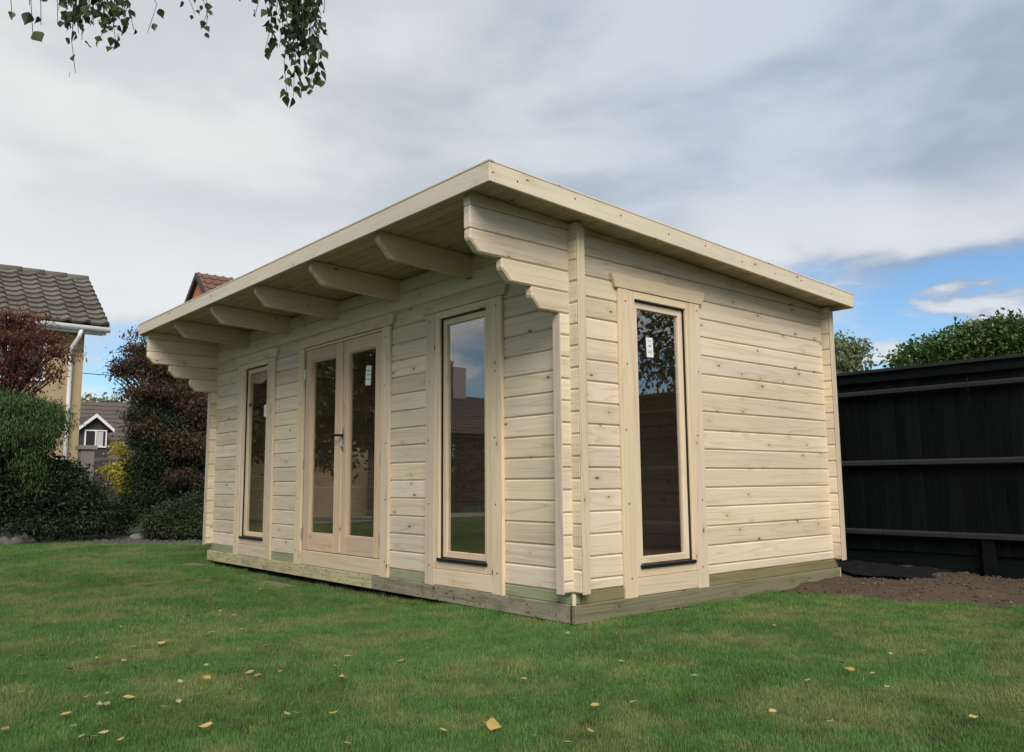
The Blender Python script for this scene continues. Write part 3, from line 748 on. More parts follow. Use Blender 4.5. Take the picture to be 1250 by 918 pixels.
def branchy(name, root, blobs, r0, mat, parent, seed=0, limbs=6):
    """trunk and limbs reaching into the clumps, one mesh"""
    rr = random.Random(seed); vs = []; fs = []
    def sweep(pts, rad, seg=7):
        o = len(vs); a = None
        for i, p in enumerate(pts):
            d = (pts[min(i+1, len(pts)-1)] - pts[max(i-1, 0)]).normalized()
            a = d.orthogonal().normalized() if a is None else (a - d*a.dot(d)).normalized()
            b = d.cross(a)
            for k in range(seg): vs.append(p + (a*math.cos(6.283*k/seg) + b*math.sin(6.283*k/seg))*rad[i])
        for i in range(len(pts)-1):
            for k in range(seg): fs.append((o+i*seg+k, o+i*seg+(k+1) % seg, o+(i+1)*seg+(k+1) % seg, o+(i+1)*seg+k))
    root = V(root); cs = sorted([V(b[:3]) for b in blobs], key=lambda c: c.z)
    top = V((sum(c.x for c in cs)/len(cs), sum(c.y for c in cs)/len(cs), cs[-1].z))
    n = 7; tr = [root.lerp(top, i/(n-1)) + V((rr.uniform(-1, 1), rr.uniform(-1, 1), 0))*r0*(.8 if i else 0) for i in range(n)]
    sweep(tr, [r0*(1.25 if i == 0 else 1-.75*i/(n-1)) for i in range(n)])
    for c in cs:
        for q in range(2):
            f = max(.12, min(.85, (c.z-root.z)/max(.1, top.z-root.z)*.75 - rr.uniform(.05, .2)))
            s = root.lerp(top, f); tgt = c + V((rr.uniform(-.5, .5), rr.uniform(-.5, .5), rr.uniform(-.2, .4)))*.5
            mid = s.lerp(tgt, .5) + V((0, 0, .12*(tgt-s).length))
            sweep([s, s.lerp(mid, .6), mid, tgt], [r0*.42, r0*.32, r0*.24, r0*.06], 5)
    me = mesh_np(name, vs, fs)
    for p in me.polygons: p.use_smooth = True
    return obj(name, me, mat, parent)
def tree(name, label, cat, root, blobs, n, size, leafmat, bark, r0, seed, group=None, **kw):
    t = empty(name, (0, 0, 0), label, cat, group)
    branchy('trunk', root, blobs, r0, bark, t, seed)
    leaf_cloud('crown', blobs, n, size, leafmat, t, seed, **kw)
    return t
def gp(px, dist): 
    p = at(px, 590, dist); return (p.x, p.y, GZ)
tree('red_maple', 'layered red-brown maple in front of the tan house', 'tree', gp(-25, 15.6),
     pxblobs([(-20, 390, 15.6, 36, 8), (20, 388, 15.4, 28, 5), (46, 408, 15.3, 22, 4), (8, 412, 15.2, 36, 6), (68, 428, 15.2, 18, 4), (26, 434, 15.3, 34, 5), (-14, 446, 15.5, 34, 7), (54, 452, 15.3, 18, 3.5), (14, 463, 15.4, 22, 5), (-60, 420, 16, 40, 40), (-90, 400, 16, 36, 36), (36, 396, 15.6, 12, 4), (30, 420, 15.3, 20, 4), (74, 418, 15.2, 8, 3), (40, 474, 15.4, 10, 3), (60, 412, 15.2, 16, 4), (80, 436, 15.2, 9, 3), (40, 446, 15.3, 26, 3), (64, 462, 15.3, 12, 3)]),
     20000, .066, L_red, barkm, .07, 11, clump=7, droop=.6, aspect=.32, shell=.05)
tree('weeping_conifer', 'bright green weeping evergreen with drooping sprays left of the path', 'tree', gp(15, 15.0),
     pxblobs([(10, 497, 15, 46, 14), (44, 503, 14.8, 28, 13), (66, 517, 14.7, 13, 9), (18, 522, 14.7, 44, 13), (-40, 510, 15, 46, 40), (55, 535, 14.6, 10, 9), (-10, 540, 14.7, 34, 14), (40, 578, 14.5, 5, 24, 200), (32, 560, 14.5, 7, 18, 150)]),
     42000, .062, L_conif, barkm, .10, 12, clump=8, droop=1.3, aspect=.2, shell=.6)
tree('dark_shrub', 'large rounded dark green shrub in front of the weeping evergreen', 'shrub', gp(70, 15.0),
     pxblobs([(60, 605, 15, 44, 40), (92, 618, 14.8, 32, 30), (20, 610, 14.9, 44, 44), (-30, 600, 15, 46, 54), (112, 634, 14.6, 20, 16), (76, 584, 15.2, 22, 22), (60, 640, 14.5, 54, 13), (0, 643, 14.5, 42, 10), (20, 570, 15.2, 40, 30), (128, 628, 15.3, 12, 18), (112, 604, 15.4, 12, 12)]),
     52000, .052, L_dark, barkm, .06, 13, clump=6, aspect=.5, shell=.6)
tree('purple_maple', 'purple-brown leaved maple beside the cabin canopy', 'tree', gp(205, 16.8),
     pxblobs([(168, 406, 16.8, 9, 6), (180, 428, 16.6, 22, 12), (222, 425, 16.8, 28, 24), (154, 446, 16.5, 14, 6), (149, 458, 16.5, 10, 4), (182, 456, 16.3, 28, 11), (225, 470, 16.4, 28, 18), (196, 486, 16.2, 32, 10), (230, 512, 16.2, 24, 18), (164, 480, 16.3, 14, 6), (260, 440, 17, 34, 45), (172, 506, 16.2, 18, 8), (238, 560, 16.1, 16, 22), (205, 408, 17, 16, 10), (160, 426, 16.6, 10, 6), (150, 448, 16.5, 14, 7), (140, 452, 16.5, 7, 3), (176, 440, 16.5, 26, 12), (205, 445, 16.4, 34, 22), (180, 520, 15.5, 20, 9), (212, 535, 15.3, 22, 10), (236, 500, 15.8, 22, 30), (190, 475, 15.8, 30, 10), (228, 545, 15.2, 20, 14), (245, 530, 15.9, 20, 50), (222, 580, 15.0, 18, 8)]),
     36000, .066, L_purple, barkm, .09, 14, clump=7, droop=.6, aspect=.36, shell=.1)
tree('evergreen_bush', 'tall dark green bush growing under the purple maple', 'shrub', gp(200, 15.8),
     pxblobs([(198, 520, 15.9, 32, 26), (192, 555, 15.6, 28, 28), (222, 560, 15.7, 32, 38), (184, 595, 15.5, 18, 24), (205, 605, 15.6, 28, 30), (240, 585, 15.8, 26, 54), (168, 535, 15.7, 12, 11), (176, 500, 15.9, 14, 10), (172, 622, 15.4, 12, 14), (158, 618, 15.6, 11, 22), (164, 575, 15.7, 8, 18), (146, 632, 16.2, 12, 18)]),
     40000, .055, L_dark, barkm, .07, 15, clump=7, droop=.6, aspect=.36, shell=.5)
tree('low_shrub', 'low spreading green shrub at the far corner of the cabin', 'shrub', gp(220, 14.2),
     pxblobs([(218, 632, 14.2, 24, 18), (198, 642, 14.0, 18, 13), (238, 624, 14.4, 14, 20), (225, 648, 13.9, 26, 10), (206, 626, 14.4, 10, 8), (250, 640, 14.4, 14, 20), (186, 634, 14.2, 8, 5)]),
     26000, .046, L_shrub, barkm, .04, 16, clump=6, aspect=.45, shell=.55)
tree('golden_shrub', 'golden yellow shrub glowing between the dark bushes', 'shrub', gp(152, 16.0),
     pxblobs([(142, 576, 16, 10, 5.5), (154, 571, 16.1, 10, 6), (134, 571, 15.9, 5, 3.5), (150, 552, 16.2, 5, 5), (146, 543, 16.2, 3, 3), (154, 592, 15.9, 7, 9), (150, 582, 15.9, 8, 4)]),
     4200, .05, L_yellow, barkm, .02, 17, clump=6, aspect=.5, shell=.2)
tree('laurel', 'glossy green laurel rising above the black fence', 'shrub', gp(1190, 11.6),
     pxblobs([(1105, 442, 11.4, 16, 10), (1130, 432, 11.5, 26, 15), (1165, 424, 11.6, 32, 18), (1205, 418, 11.6, 36, 22), (1245, 415, 11.6, 34, 24), (1290, 420, 11.8, 40, 28), (1150, 460, 11.7, 45, 35), (1220, 465, 11.7, 55, 50), (1300, 470, 11.8, 50, 60), (1225, 398, 11.6, 18, 10), (1185, 406, 11.6, 14, 9)]) ,
     34000, .055, L_laurel, barkm, .07, 18, clump=4, droop=.15, aspect=.5, shell=.55)
# upright shoots on top of the laurel
def shoots():
    t = bpy.data.objects['laurel']; rr = random.Random(3); bl = []
    for px, py in ((1166, 395), (1168, 402), (1211, 392), (1238, 388), (1248, 384), (1188, 402), (1225, 390), (1090, 436)):
        p = at(px, py, 11.6); q = at(px+rr.uniform(-4, 4), py+22, 11.6)
        tube('shoot', [q, q.lerp(p, .5)+V((.01, 0, 0)), p], [.006, .005, .003], twigm, t, 5)
        for k in range(3): c = q.lerp(p, .35+.3*k); bl.append((c.x, c.y, c.z, .05, .05, .05, 1))
    leaf_cloud('shoot_leaves', bl, 130, .085, L_laurel, t, 5, droop=-.2, aspect=.5, shell=.1)
shoots()
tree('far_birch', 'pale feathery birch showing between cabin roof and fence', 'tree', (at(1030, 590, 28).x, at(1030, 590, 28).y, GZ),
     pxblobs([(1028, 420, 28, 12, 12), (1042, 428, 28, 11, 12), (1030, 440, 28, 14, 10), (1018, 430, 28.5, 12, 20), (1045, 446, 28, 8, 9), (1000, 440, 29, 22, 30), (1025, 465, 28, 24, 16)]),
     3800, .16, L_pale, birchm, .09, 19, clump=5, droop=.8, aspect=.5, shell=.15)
# far tree line seen in the gap between the house and the maple, and neighbours' trees beyond the fence
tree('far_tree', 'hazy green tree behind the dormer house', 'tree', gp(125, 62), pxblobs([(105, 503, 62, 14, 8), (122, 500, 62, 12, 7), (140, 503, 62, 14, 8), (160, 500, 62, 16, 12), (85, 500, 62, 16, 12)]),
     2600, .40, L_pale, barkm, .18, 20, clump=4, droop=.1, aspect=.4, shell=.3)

# stones by the border
rr = random.Random(21)
for (px, py, r, lab) in ((18, 656, .20, 'rounded grey boulder at the border under the weeping evergreen'), (35, 658, .13, 'smaller grey stone beside the rounded boulder'), (190, 651, .08, 'pale grey stone at the opening between the bushes'), (172, 655, .11, 'flat pale stone edging the gravel gap')):
    p = at(px, 590, 14.3); bm = bmesh.new(); bmesh.ops.create_icosphere(bm, subdivisions=3, radius=r)
    for v in bm.verts:
        k = 1 + .35*mnoise.noise(v.co*6 + V((px, 0, 0))) ; v.co = V((v.co.x*1.5*k, v.co.y*1.2*k, v.co.z*.62*k))
    tag(obj('border_stone', bm_mesh(bm, smooth=True), stonem, loc=(p.x, p.y, GZ + r*.3)), lab, 'stone')

# ------------------------------------------------------------------ hanging birch
birch = empty('birch_tree', (1.2, -7.4, GZ), 'birch tree with leafy twigs hanging down over the lawn', 'tree')
BINV = Matrix.Translation((-1.2, 7.4, -GZ))
def bsub(o, p=None):
    o.parent = p or birch
    if p is None: o.matrix_parent_inverse = BINV
    return o
bsub(tube('trunk', [(1.2, -7.4, GZ-.05), (1.22, -7.42, 1.2), (1.12, -7.35, 3), (1.15, -7.3, 5), (1.2, -7.25, 7.6)], [.19, .16, .14, .11, .04], birchm, None, 12))
LIMB = [(1.13, -7.34, 3.2), (.9, -6.2, 3.9), (.6, -4.6, 4.2), (.35, -3.0, 4.0), (.3, -1.9, 3.7)]
bsub(tube('limb', LIMB, [.07, .055, .04, .028, .014], birchm, None, 8))
bl = [(1.2+.9*math.cos(a)*s, -7.4+.9*math.sin(a)*s, z, .9, .9, .8, 1) for a, s, z in ((0, 1, 4.2), (2, 1.2, 4.8), (4, 1.1, 5.2), (1, .8, 6.2), (3, .9, 6.8), (5, .7, 6), (0, 0, 7.4))]
bsub(leaf_cloud('crown', bl, 9000, .075, L_birch, None, 31, clump=4, droop=.9, aspect=.75, shell=.2))
def leafmesh(seed):
    rr = random.Random(seed); pts = [(0, 0), (.10, .20), (.26, .37), (.42, .37), (.60, .25), (.80, .10), (1, 0)]
    vs = []; fs = []; c = rr.uniform(.05, .3); f = rr.uniform(.1, .45)
    for i, (x, w) in enumerate(pts):
        z = -c*x*x
        vs += [(x, -w, z+f*w), (x, 0, z), (x, w, z+f*w)]
    for i in range(len(pts)-1):
        a = i*3; fs += [(a, a+1, a+4, a+3), (a+1, a+2, a+5, a+4)]
    me = mesh_np('leaf', vs, fs)
    at_ = me.attributes.new('tone', 'FLOAT', 'POINT'); tv = rr.random()*.95
    at_.data.foreach_set('value', [tv]*len(vs)); me.materials.append(L_birch); return me
LM = [leafmesh(i) for i in range(9)]
NLEAF = 0
def hang(px, py, d, top_px=None, nleaf=10, size=.042, seed=0, kink=.03, first=.35, thick=.0016):
    """a twig hanging from above the frame down to the given bearing"""
    global NLEAF
    rr = random.Random(seed*17+3)
    end = at(px, py, d); tp = at(px if top_px is None else top_px, py, d)
    start = V((tp.x, tp.y, 3.05 + rr.uniform(0, .2)))
    lim = min(((V(a).lerp(V(b), f)) for a, b in zip(LIMB, LIMB[1:]) for f in (.2, .5, .8)), key=lambda q: (q.xy-start.xy).length)
    pts = [lim, lim.lerp(start, .5)+V((0, 0, -.03)), start]; n = 7
    for i in range(1, n+1):
        f = i/n; p = start.lerp(end, f); p += V((rr.uniform(-1, 1), rr.uniform(-1, 1), 0))*kink*(1 if i < n else 0); pts.append(p)
    tw = bsub(tube('twig', pts, [thick*2.2, thick*1.8, thick*1.5] + [thick*(1.2-.6*i/n) for i in range(n)], twigm, None, 5))
    for k in range(nleaf):
        f = first + (1-first)*(k+rr.uniform(-.3, .3)+.6)/nleaf; f = min(1, max(.05, f))
        g = f*n; i = min(n-1, int(g)); p = pts[2+i].lerp(pts[3+i], g-i)
        a = rr.uniform(0, 6.283); out = V((math.cos(a), math.sin(a), 0)); dr = (out*rr.uniform(.15, .8) + V((0, 0, -1))).normalized()
        pet = p + (out*.8 + V((0, 0, -.5)))*rr.uniform(.008, .028)
        sd = dr.cross(V((rr.uniform(-1, 1), rr.uniform(-1, 1), .3))).normalized(); nr = dr.cross(sd)
        s = size*rr.uniform(.62, 1.15); m = Matrix((dr, sd, nr)).transposed().to_4x4() @ Matrix.Diagonal((s, s, s, 1)); m.translation = pet
        if (k % 2 == 0 or nleaf < 9) and NLEAF < 300:
            o = obj('leaf', rr.choice(LM), None, tw); o.matrix_basis = m; NLEAF += 1
        else: MORE.append((rr.randrange(len(LM)), m))
MORE = []
s = 0
for a in [(40, 48, 2.9, 36, 7, .056, .62), (36, 12, 2.9, 34, 5, .056, .6), (15, 30, 2.9, 24, 4, .038, .75), (50, 36, 2.9, 38, 3, .04, .8),                                                     # lone big leaves
          (92, 95, 3.4, 100, 11, .034, .25), (100, 55, 3.4, 108, 20), (85, 30, 3.5, 80, 17), (75, 32, 3.5, 72, 13), (115, 35, 3.4, 112, 20), (120, 58, 3.4, 122, 20), (135, 30, 3.5, 130, 15), (142, 66, 3.4, 138, 17), (150, 35, 3.5, 148, 13), (163, 42, 3.4, 160, 11), (180, 46, 3.4, 165, 5), (95, 25, 3.5, 92, 17), (128, 22, 3.6, 128, 17), (108, 20, 3.6, 108, 17),
          (245, 42, 3.5, 243, 18, .034), (238, 24, 3.5, 240, 11, .034), (252, 40, 3.6, 248, 10, .034),
          (291, 6, 3.4, 291, 5, .034),
          (311, 26, 3.3, 300, 8), (323, 70, 3.3, 325, 15), (332, 55, 3.3, 336, 13), (350, 120, 3.3, 352, 22), (358, 124, 3.3, 352, 25), (368, 122, 3.3, 362, 25), (378, 118, 3.3, 366, 25), (386, 110, 3.3, 372, 23), (362, 95, 3.25, 355, 23), (372, 80, 3.25, 366, 23), (350, 55, 3.3, 348, 18), (385, 45, 3.3, 380, 18), (396, 18, 3.3, 388, 10), (358, 45, 3.35, 356, 20), (370, 40, 3.35, 372, 20), (340, 22, 3.35, 340, 13), (378, 75, 3.2, 372, 20), (360, 70, 3.4, 358, 20)]:
    s += 1; hang(a[0], a[1]-6, a[2], a[3], a[4], a[5] if len(a) > 5 else .045, s, first=a[6] if len(a) > 6 else .42)
xr = random.Random(5)
for k in range(16):
    x = xr.uniform(70, 160); s += 1; hang(x, xr.uniform(4, 42), xr.uniform(3.35, 3.65), x+xr.uniform(-6, 6), 9, .038, s, first=.55)
for k in range(12):
    x = xr.uniform(330, 392); s += 1; hang(x, xr.uniform(8, 60), xr.uniform(3.2, 3.4), x+xr.uniform(-6, 6), 9, .038, s, first=.55)
def more_leaves():
    vs = []; fs = []; tn = []
    for i, m in MORE:
        me = LM[i]; o = len(vs); vs.extend(m @ v.co for v in me.vertices); fs.extend([o+q for q in p.vertices] for p in me.polygons); tn.extend([me.attributes['tone'].data[0].value]*len(me.vertices))
    me = mesh_np('twig_leaves', vs, fs); a = me.attributes.new('tone', 'FLOAT', 'POINT'); a.data.foreach_set('value', tn)
    o = bsub(obj('twig_leaves', me, L_birch)); o['kind'] = 'stuff'
more_leaves()

# ------------------------------------------------------------------ neighbouring houses
def slope_tiles(parent, x_e, z_e, x_r, z_r, y0, y1, tw, rows, mat):
    """interlocking roof tiles, each one a piece, lapped row over row from the eave up"""
    L = math.hypot(x_r-x_e, z_r-z_e); gd = L/rows
    e_up = V((x_r-x_e, 0, z_r-z_e)).normalized(); e_y = V((0, 1, 0)); nrm = e_y.cross(e_up)
    if nrm.z < 0: nrm = -nrm
    # profile across the tile: flat pan with a raised roll
    prof = [(0, .0), (.10, .004), (.42, .0), (.62, .012), (.76, .042), (.88, .048), (1.0, .022)]
    vs = []; fs = []
    for (u, h) in prof: vs += [(u*tw, -.02, h*1.2+.04), (u*tw, gd*1.18, h*.95-.012), (u*tw, -.02, h-.01)]
    n = len(prof)
    for i in range(n-1):
        a = i*3; fs += [(a, a+3, a+4, a+1), (a, a+2, a+5, a+3)]
    me = mesh_np('roof_tile', vs, fs); me.materials.append(mat)
    cols = int((y1-y0)/tw)
    for r in range(rows):
        for c in range(cols):
            o = V((x_e, y1-tw-c*tw, z_e)) + e_up*(r*gd) + nrm*.03
            m = Matrix((e_y, e_up, nrm)).transposed().to_4x4(); m.translation = o + nrm*random.uniform(-.004, .004)
            obj('roof_tile', me, None, parent, mw=m)
def gable_house(x0, x1, y0, y1, zeave, zridge, wallmat, parent, ridge='y'):
    xm = (x0+x1)/2; g = GZ-.05
    vs = [(x0, y0, g), (x1, y0, g), (x1, y1, g), (x0, y1, g), (x0, y0, zeave), (x1, y0, zeave), (x1, y1, zeave), (x0, y1, zeave)]
    if ridge == 'y':
        vs += [(xm, y0, zridge), (xm, y1, zridge)]; fs = [(0, 1, 5, 8, 4), (2, 3, 7, 9, 6), (1, 2, 6, 5), (3, 0, 4, 7), (4, 8, 9, 7), (5, 6, 9, 8), (3, 2, 1, 0)]
    else:
        ym = (y0+y1)/2; vs += [(x0, ym, zridge), (x1, ym, zridge)]; fs = [(3, 0, 4, 8, 7), (1, 2, 6, 9, 5), (0, 1, 5, 4), (2, 3, 7, 6), (4, 5, 9, 8), (6, 7, 8, 9), (3, 2, 1, 0)]
    return obj('wall', mesh_np('wall', vs, fs), wallmat, parent)
def roof_sheet(name, x_e, z_e, x_r, z_r, y0, y1, th, mat, parent, rows=0, cols=0, roll=.03):
    """a roof slope with the tile courses modelled as relief"""
    e_up = V((x_r-x_e, 0, z_r-z_e)); nrm = V((0, 1, 0)).cross(e_up).normalized()
    if nrm.z < 0: nrm = -nrm
    vs = []; fs = []
    rows = max(rows, 1); nc = max(cols*4, 1)
    for r in range(rows):
        for e in (0, 1):
            for c in range(nc+1):
                f = (r+e)/rows; h = .03*(1-e) + (roll*max(0, math.sin(c*math.pi/2)) if cols else 0)
                vs.append(V((x_e, y0+(y1-y0)*c/nc, z_e)) + e_up*f + nrm*(h+.02))
    w = nc+1
    for r in range(rows):
        for c in range(nc):
            a = (2*r)*w+c; fs.append((a, a+1, a+w+1, a+w))
            if r < rows-1: b = (2*r+1)*w+c; fs.append((b, b+1, b+w+1, b+w))
    o = len(vs)
    for f in (0, 1):
        for y in (y0, y1): vs.append(V((x_e, y, z_e)) + e_up*f - nrm*th)
    fs += [(o, o+1, o+3, o+2)]
    return obj(name, mesh_np(name, vs, fs), mat, parent)

hs = empty('rendered_house', (0, 0, 0), 'tan rendered house with mossy grey tiled roof and white gutter', 'house')
HX = -15.87
gable_house(-19.16, HX, -8.0, .96, 3.97, 5.22, rendr, hs)
rf = roof_sheet('roof', -15.52, 3.97, -17.49, 5.36, -8.2, 1.33, .06, tilem, hs)
roof_sheet('rear_slope', -19.46, 3.97, -17.49, 5.36, -8.2, 1.33, .06, tilem, hs, 10, 0)
slope_tiles(rf, -15.52, 3.99, -17.46, 5.355, -8.2, 1.345, .37, 10, tilem)
for k in range(21):
    y = 1.34-.46*k
    rd = tube('ridge_tile', [(-17.49, y-.47, 5.385), (-17.49, y, 5.395)], [.10, .105], tilem, rf, 10)
tube('gutter', [(-15.47, -8.2, 3.93), (-15.47, 1.36, 3.90)], .062, white, hs, 10)
box('fascia', -15.60, -15.53, -8.15, 1.31, 3.80, 3.96, white, hs)
box('soffit', -15.868, -15.602, -8.15, 1.31, 3.83, 3.86, white, hs)
tube('downpipe', [(-15.47, .80, 3.88), (-15.50, .78, 3.72), (-15.78, .70, 3.50), (-15.80, .70, 2.4), (-15.80, .70, GZ)], .045, white, hs, 10)
vg = mesh_np('verge', [(-15.50, 1.325, 3.90), (-17.49, 1.325, 5.31), (-17.49, 1.325, 5.42), (-15.50, 1.325, 4.02), (-15.50, 1.36, 3.90), (-17.49, 1.36, 5.31), (-17.49, 1.36, 5.42), (-15.50, 1.36, 4.02)],
    [(0, 1, 2, 3), (7, 6, 5, 4), (0, 4, 5, 1), (1, 5, 6, 2), (2, 6, 7, 3), (3, 7, 4, 0)])
obj('verge', vg, tilem, rf)
def house_window(parent, x, y0, y1, z0, z1, split=1, mat=white, axis='x', curtain=None):
    """window in a wall facing +x (axis x) : frame with panes"""
    bm = bmesh.new(); t = .06
    box_bm(bm, x-.02, x+.05, y0, y1, z0, z0+t); box_bm(bm, x-.02, x+.05, y0, y1, z1-t, z1)
    for k in range(split+1):
        yc = y0 + (y1-y0-t)*k/split; box_bm(bm, x-.02, x+.048, yc, yc+t, z0+t, z1-t)
    w = obj('window', bm_mesh(bm), mat, parent)
    for k in range(split):
        a = y0 + (y1-y0-t)*k/split + t; b = y0 + (y1-y0-t)*(k+1)/split
        p = box('pane', x, x+.02, a, b, z0+t, z1-t, farglass, w, 0)
        if curtain is not None and k == curtain: box('curtain', x+.0205, x+.024, a+.02, a+(b-a)*.75, z0+t, z1-t, curtm, w, 0)
    return w
house_window(hs, HX, -1.15, .24, 2.75, 3.66, 2)
house_window(hs, HX, -5.2, -3.6, 2.75, 3.66, 2)
house_window(hs, HX, -3.4, -1.9, GZ+.05, 1.85, 2, white, 'x', 0)
# grey pier and pale planter beside the house
pr_ = empty('garden_pier', (0, 0, 0), 'grey rendered pier with stepped cap beside the tan house', 'pier')
p = at(103, 590, 18.4)
box('shaft', p.x-.14, p.x+.14, p.y-.12, p.y+.12, GZ, 1.28, greyr, pr_); box('cap', p.x-.18, p.x+.18, p.y-.16, p.y+.16, 1.28, 1.36, greyr, pr_)
box('plinth', p.x-.12, p.x+.16, p.y+.122, p.y+.30, GZ, .55, greyr, pr_); box('plinth_cap', p.x-.16, p.x+.20, p.y+.1225, p.y+.36, .5505, .62, greyr, pr_)
# brick house behind the roof
bh = empty('brick_house', (0, 0, 0), 'orange brick house whose tiled gable peeps over the cabin roof', 'house')
gable_house(-28.2, -21.1, 6.50, 16.5, 4.4, 7.62, brickm, bh)
roof_sheet('roof', -20.7, 4.25, -24.66, 7.80, 6.40, 16.7, .08, tiler, bh, 16, 36, .05)
roof_sheet('rear_slope', -28.6, 4.25, -24.66, 7.80, 6.40, 16.7, .08, tiler, bh, 16, 36, .05)
for sx in (-1, 1):
    xe, xr = -24.66+sx*3.96, -24.66
    me = mesh_np('barge', [(xr, 6.36, 7.62), (xe, 6.36, 4.07), (xe, 6.36, 4.27), (xr, 6.36, 7.82), (xr, 6.42, 7.62), (xe, 6.42, 4.07), (xe, 6.42, 4.27), (xr, 6.42, 7.82)],
        [(0, 1, 2, 3), (7, 6, 5, 4), (0, 4, 5, 1), (1, 5, 6, 2), (2, 6, 7, 3), (3, 7, 4, 0)])
    obj('bargeboard', me, darkcl, bh)
# dormer house far behind
dh = empty('dormer_house', (0, 0, 0), 'distant house with dark tiled roof and white-trimmed dormer window', 'house')
gable_house(-46.3, -37.8, 2.0, 16.0, 1.2, 4.35, brickd, dh)
roof_sheet('roof', -37.2, 1.5, -42.05, 4.75, 1.6, 16.4, .1, tileb, dh, 14, 0)
roof_sheet('rear_slope', -46.9, 1.5, -42.05, 4.75, 1.6, 16.4, .1, tiled, dh, 14, 0)
def dormer():
    xf, ya, yb, z0, ze, zr = -37.6, 5.95, 7.35, 2.2, 3.15, 3.78; ym = (ya+yb)/2
    me = mesh_np('dormer', [(xf, ya+.12, z0-.6), (xf, yb-.12, z0-.6), (xf, yb-.12, ze), (xf, ym, zr-.06), (xf, ya+.12, ze), (-41, ya+.12, z0), (-41, yb-.12, z0), (-41, yb-.12, ze), (-41, ym, zr-.06), (-41, ya+.12, ze)],
        [(0, 1, 2, 3, 4), (1, 6, 7, 2), (0, 4, 9, 5), (2, 7, 8, 3), (4, 3, 8, 9)])
    d = obj('dormer', me, darkcl, dh)
    for sy in (-1, 1):
        ye = ym + sy*(yb-ya)/2*1.12; ze2 = ze-.05
        me = mesh_np('slope', [(xf+.2, ym, zr), (xf+.2, ye, ze2), (-41, ye, ze2), (-41, ym, zr), (xf+.2, ym, zr-.1), (xf+.2, ye, ze2-.1), (-41, ye, ze2-.1), (-41, ym, zr-.1)], [(0, 1, 2, 3), (7, 6, 5, 4), (0, 4, 5, 1), (1, 5, 6, 2), (3, 2, 6, 7)])
        obj('dormer_roof', me, tiled, d)
        me = mesh_np('barge', [(xf+.21, ym, zr+.03), (xf+.21, ye, ze2+.03), (xf+.21, ye, ze2-.13), (xf+.21, ym, zr-.13), (xf+.27, ym, zr+.03), (xf+.27, ye, ze2+.03), (xf+.27, ye, ze2-.13), (xf+.27, ym, zr-.13)], [(0, 1, 2, 3), (7, 6, 5, 4), (0, 4, 5, 1), (1, 5, 6, 2), (2, 6, 7, 3)])
        obj('bargeboard', me, white, d)
    w = house_window(d, xf+.03, ya+.28, yb-.18, 2.28, 3.08, 2, white, 'x', 1)
dormer()
tag(box('dark_garage', -31, -24.0, 3.6, 5.9, GZ, 1.35, darkcl), 'low black shed wall far behind the golden shrub', 'shed')
a, b = at(60, 452, 27), at(215, 464, 27)
tag(tube('overhead_cable', [a + (a-b)*1.2, a.lerp(b, .3)+V((0, 0, -.01)), b, b+(b-a)*1.5], .012, wirem, None, 6), 'thin black cable strung across the gap beside the tan house', 'cable')
# houses and planting behind the camera, seen in the panes
rb = empty('bungalow', (0, 0, 0), 'red brick bungalow with dark roof and chimney mirrored in the tall window', 'house')
gable_house(-30.0, -21.5, -25.5, -10.5, 2.5, 4.15, brickd, rb)
r1 = roof_sheet('roof', -21.1, 2.35, -25.75, 4.35, -25.8, -10.2, .1, tiled, rb, 14, 0)
roof_sheet('rear_slope', -30.4, 2.35, -25.75, 4.35, -25.8, -10.2, .1, tiled, rb, 14, 0)
box('chimney', -26.1, -25.4, -18.6, -17.9, 4.0, 5.6, greyr, rb)
house_window(rb, -21.5, -19.5, -17.6, .9, 2.1, 2); house_window(rb, -21.5, -15.0, -13.2, .9, 2.1, 2)
kk = 0
for (x, y, r, h, lm, lab) in ((-12.2, -3.7, 1.1, 4.4, L_back, 'bushy green tree next to the lawn border and tan house'), (-12.6, -5.4, 1.3, 4.8, L_dark, 'dark dense tree standing before the tan house patio'), (-16.0, -14.6, 1.6, 3.4, L_dark, 'dark round bush before the bungalow'), (-12.9, -6.5, 1.2, 4.2, L_back, 'round green garden tree between the patio and the tan house'), (-16.6, -6.2, 1.5, 3.6, L_dark, 'dark bushy tree beside the tan house wall'), (-8.5, -13.6, 1.5, 4.4, L_back, 'spreading green tree at the corner of the wide lawn'),
                              (-7, -16.6, 2.2, 4.2, L_dark, 'dark evergreen tree at the lawn end'), (8.5, 5.8, 2.0, 5.4, L_back, 'leafy tree beyond the black fence mirrored in the side window'), (12.5, 8.2, 2.6, 6.8, L_back, 'tall tree beyond the fence corner'), (11.2, 1.0, 1.8, 4.2, L_dark, 'dark evergreen at the right side of the lawn'), (5.4, 9.5, 2.2, 6.0, L_birch, 'slender tree in the garden behind the fence')):
    kk += 1; rr = random.Random(kk*9); bl = []
    for q in range(9):
        a = rr.uniform(0, 6.28); s = rr.uniform(.2, .75)*r; z = h*rr.uniform(.3, .85); bl.append((x+s*math.cos(a), y+s*math.sin(a), z, r*.5, r*.5, r*.42, 1))
    tree('garden_tree', lab, 'tree', (x, y, GZ), bl, 7000, .13, lm, barkm, .12, 40+kk, clump=5, droop=.4, aspect=.55, shell=.3)
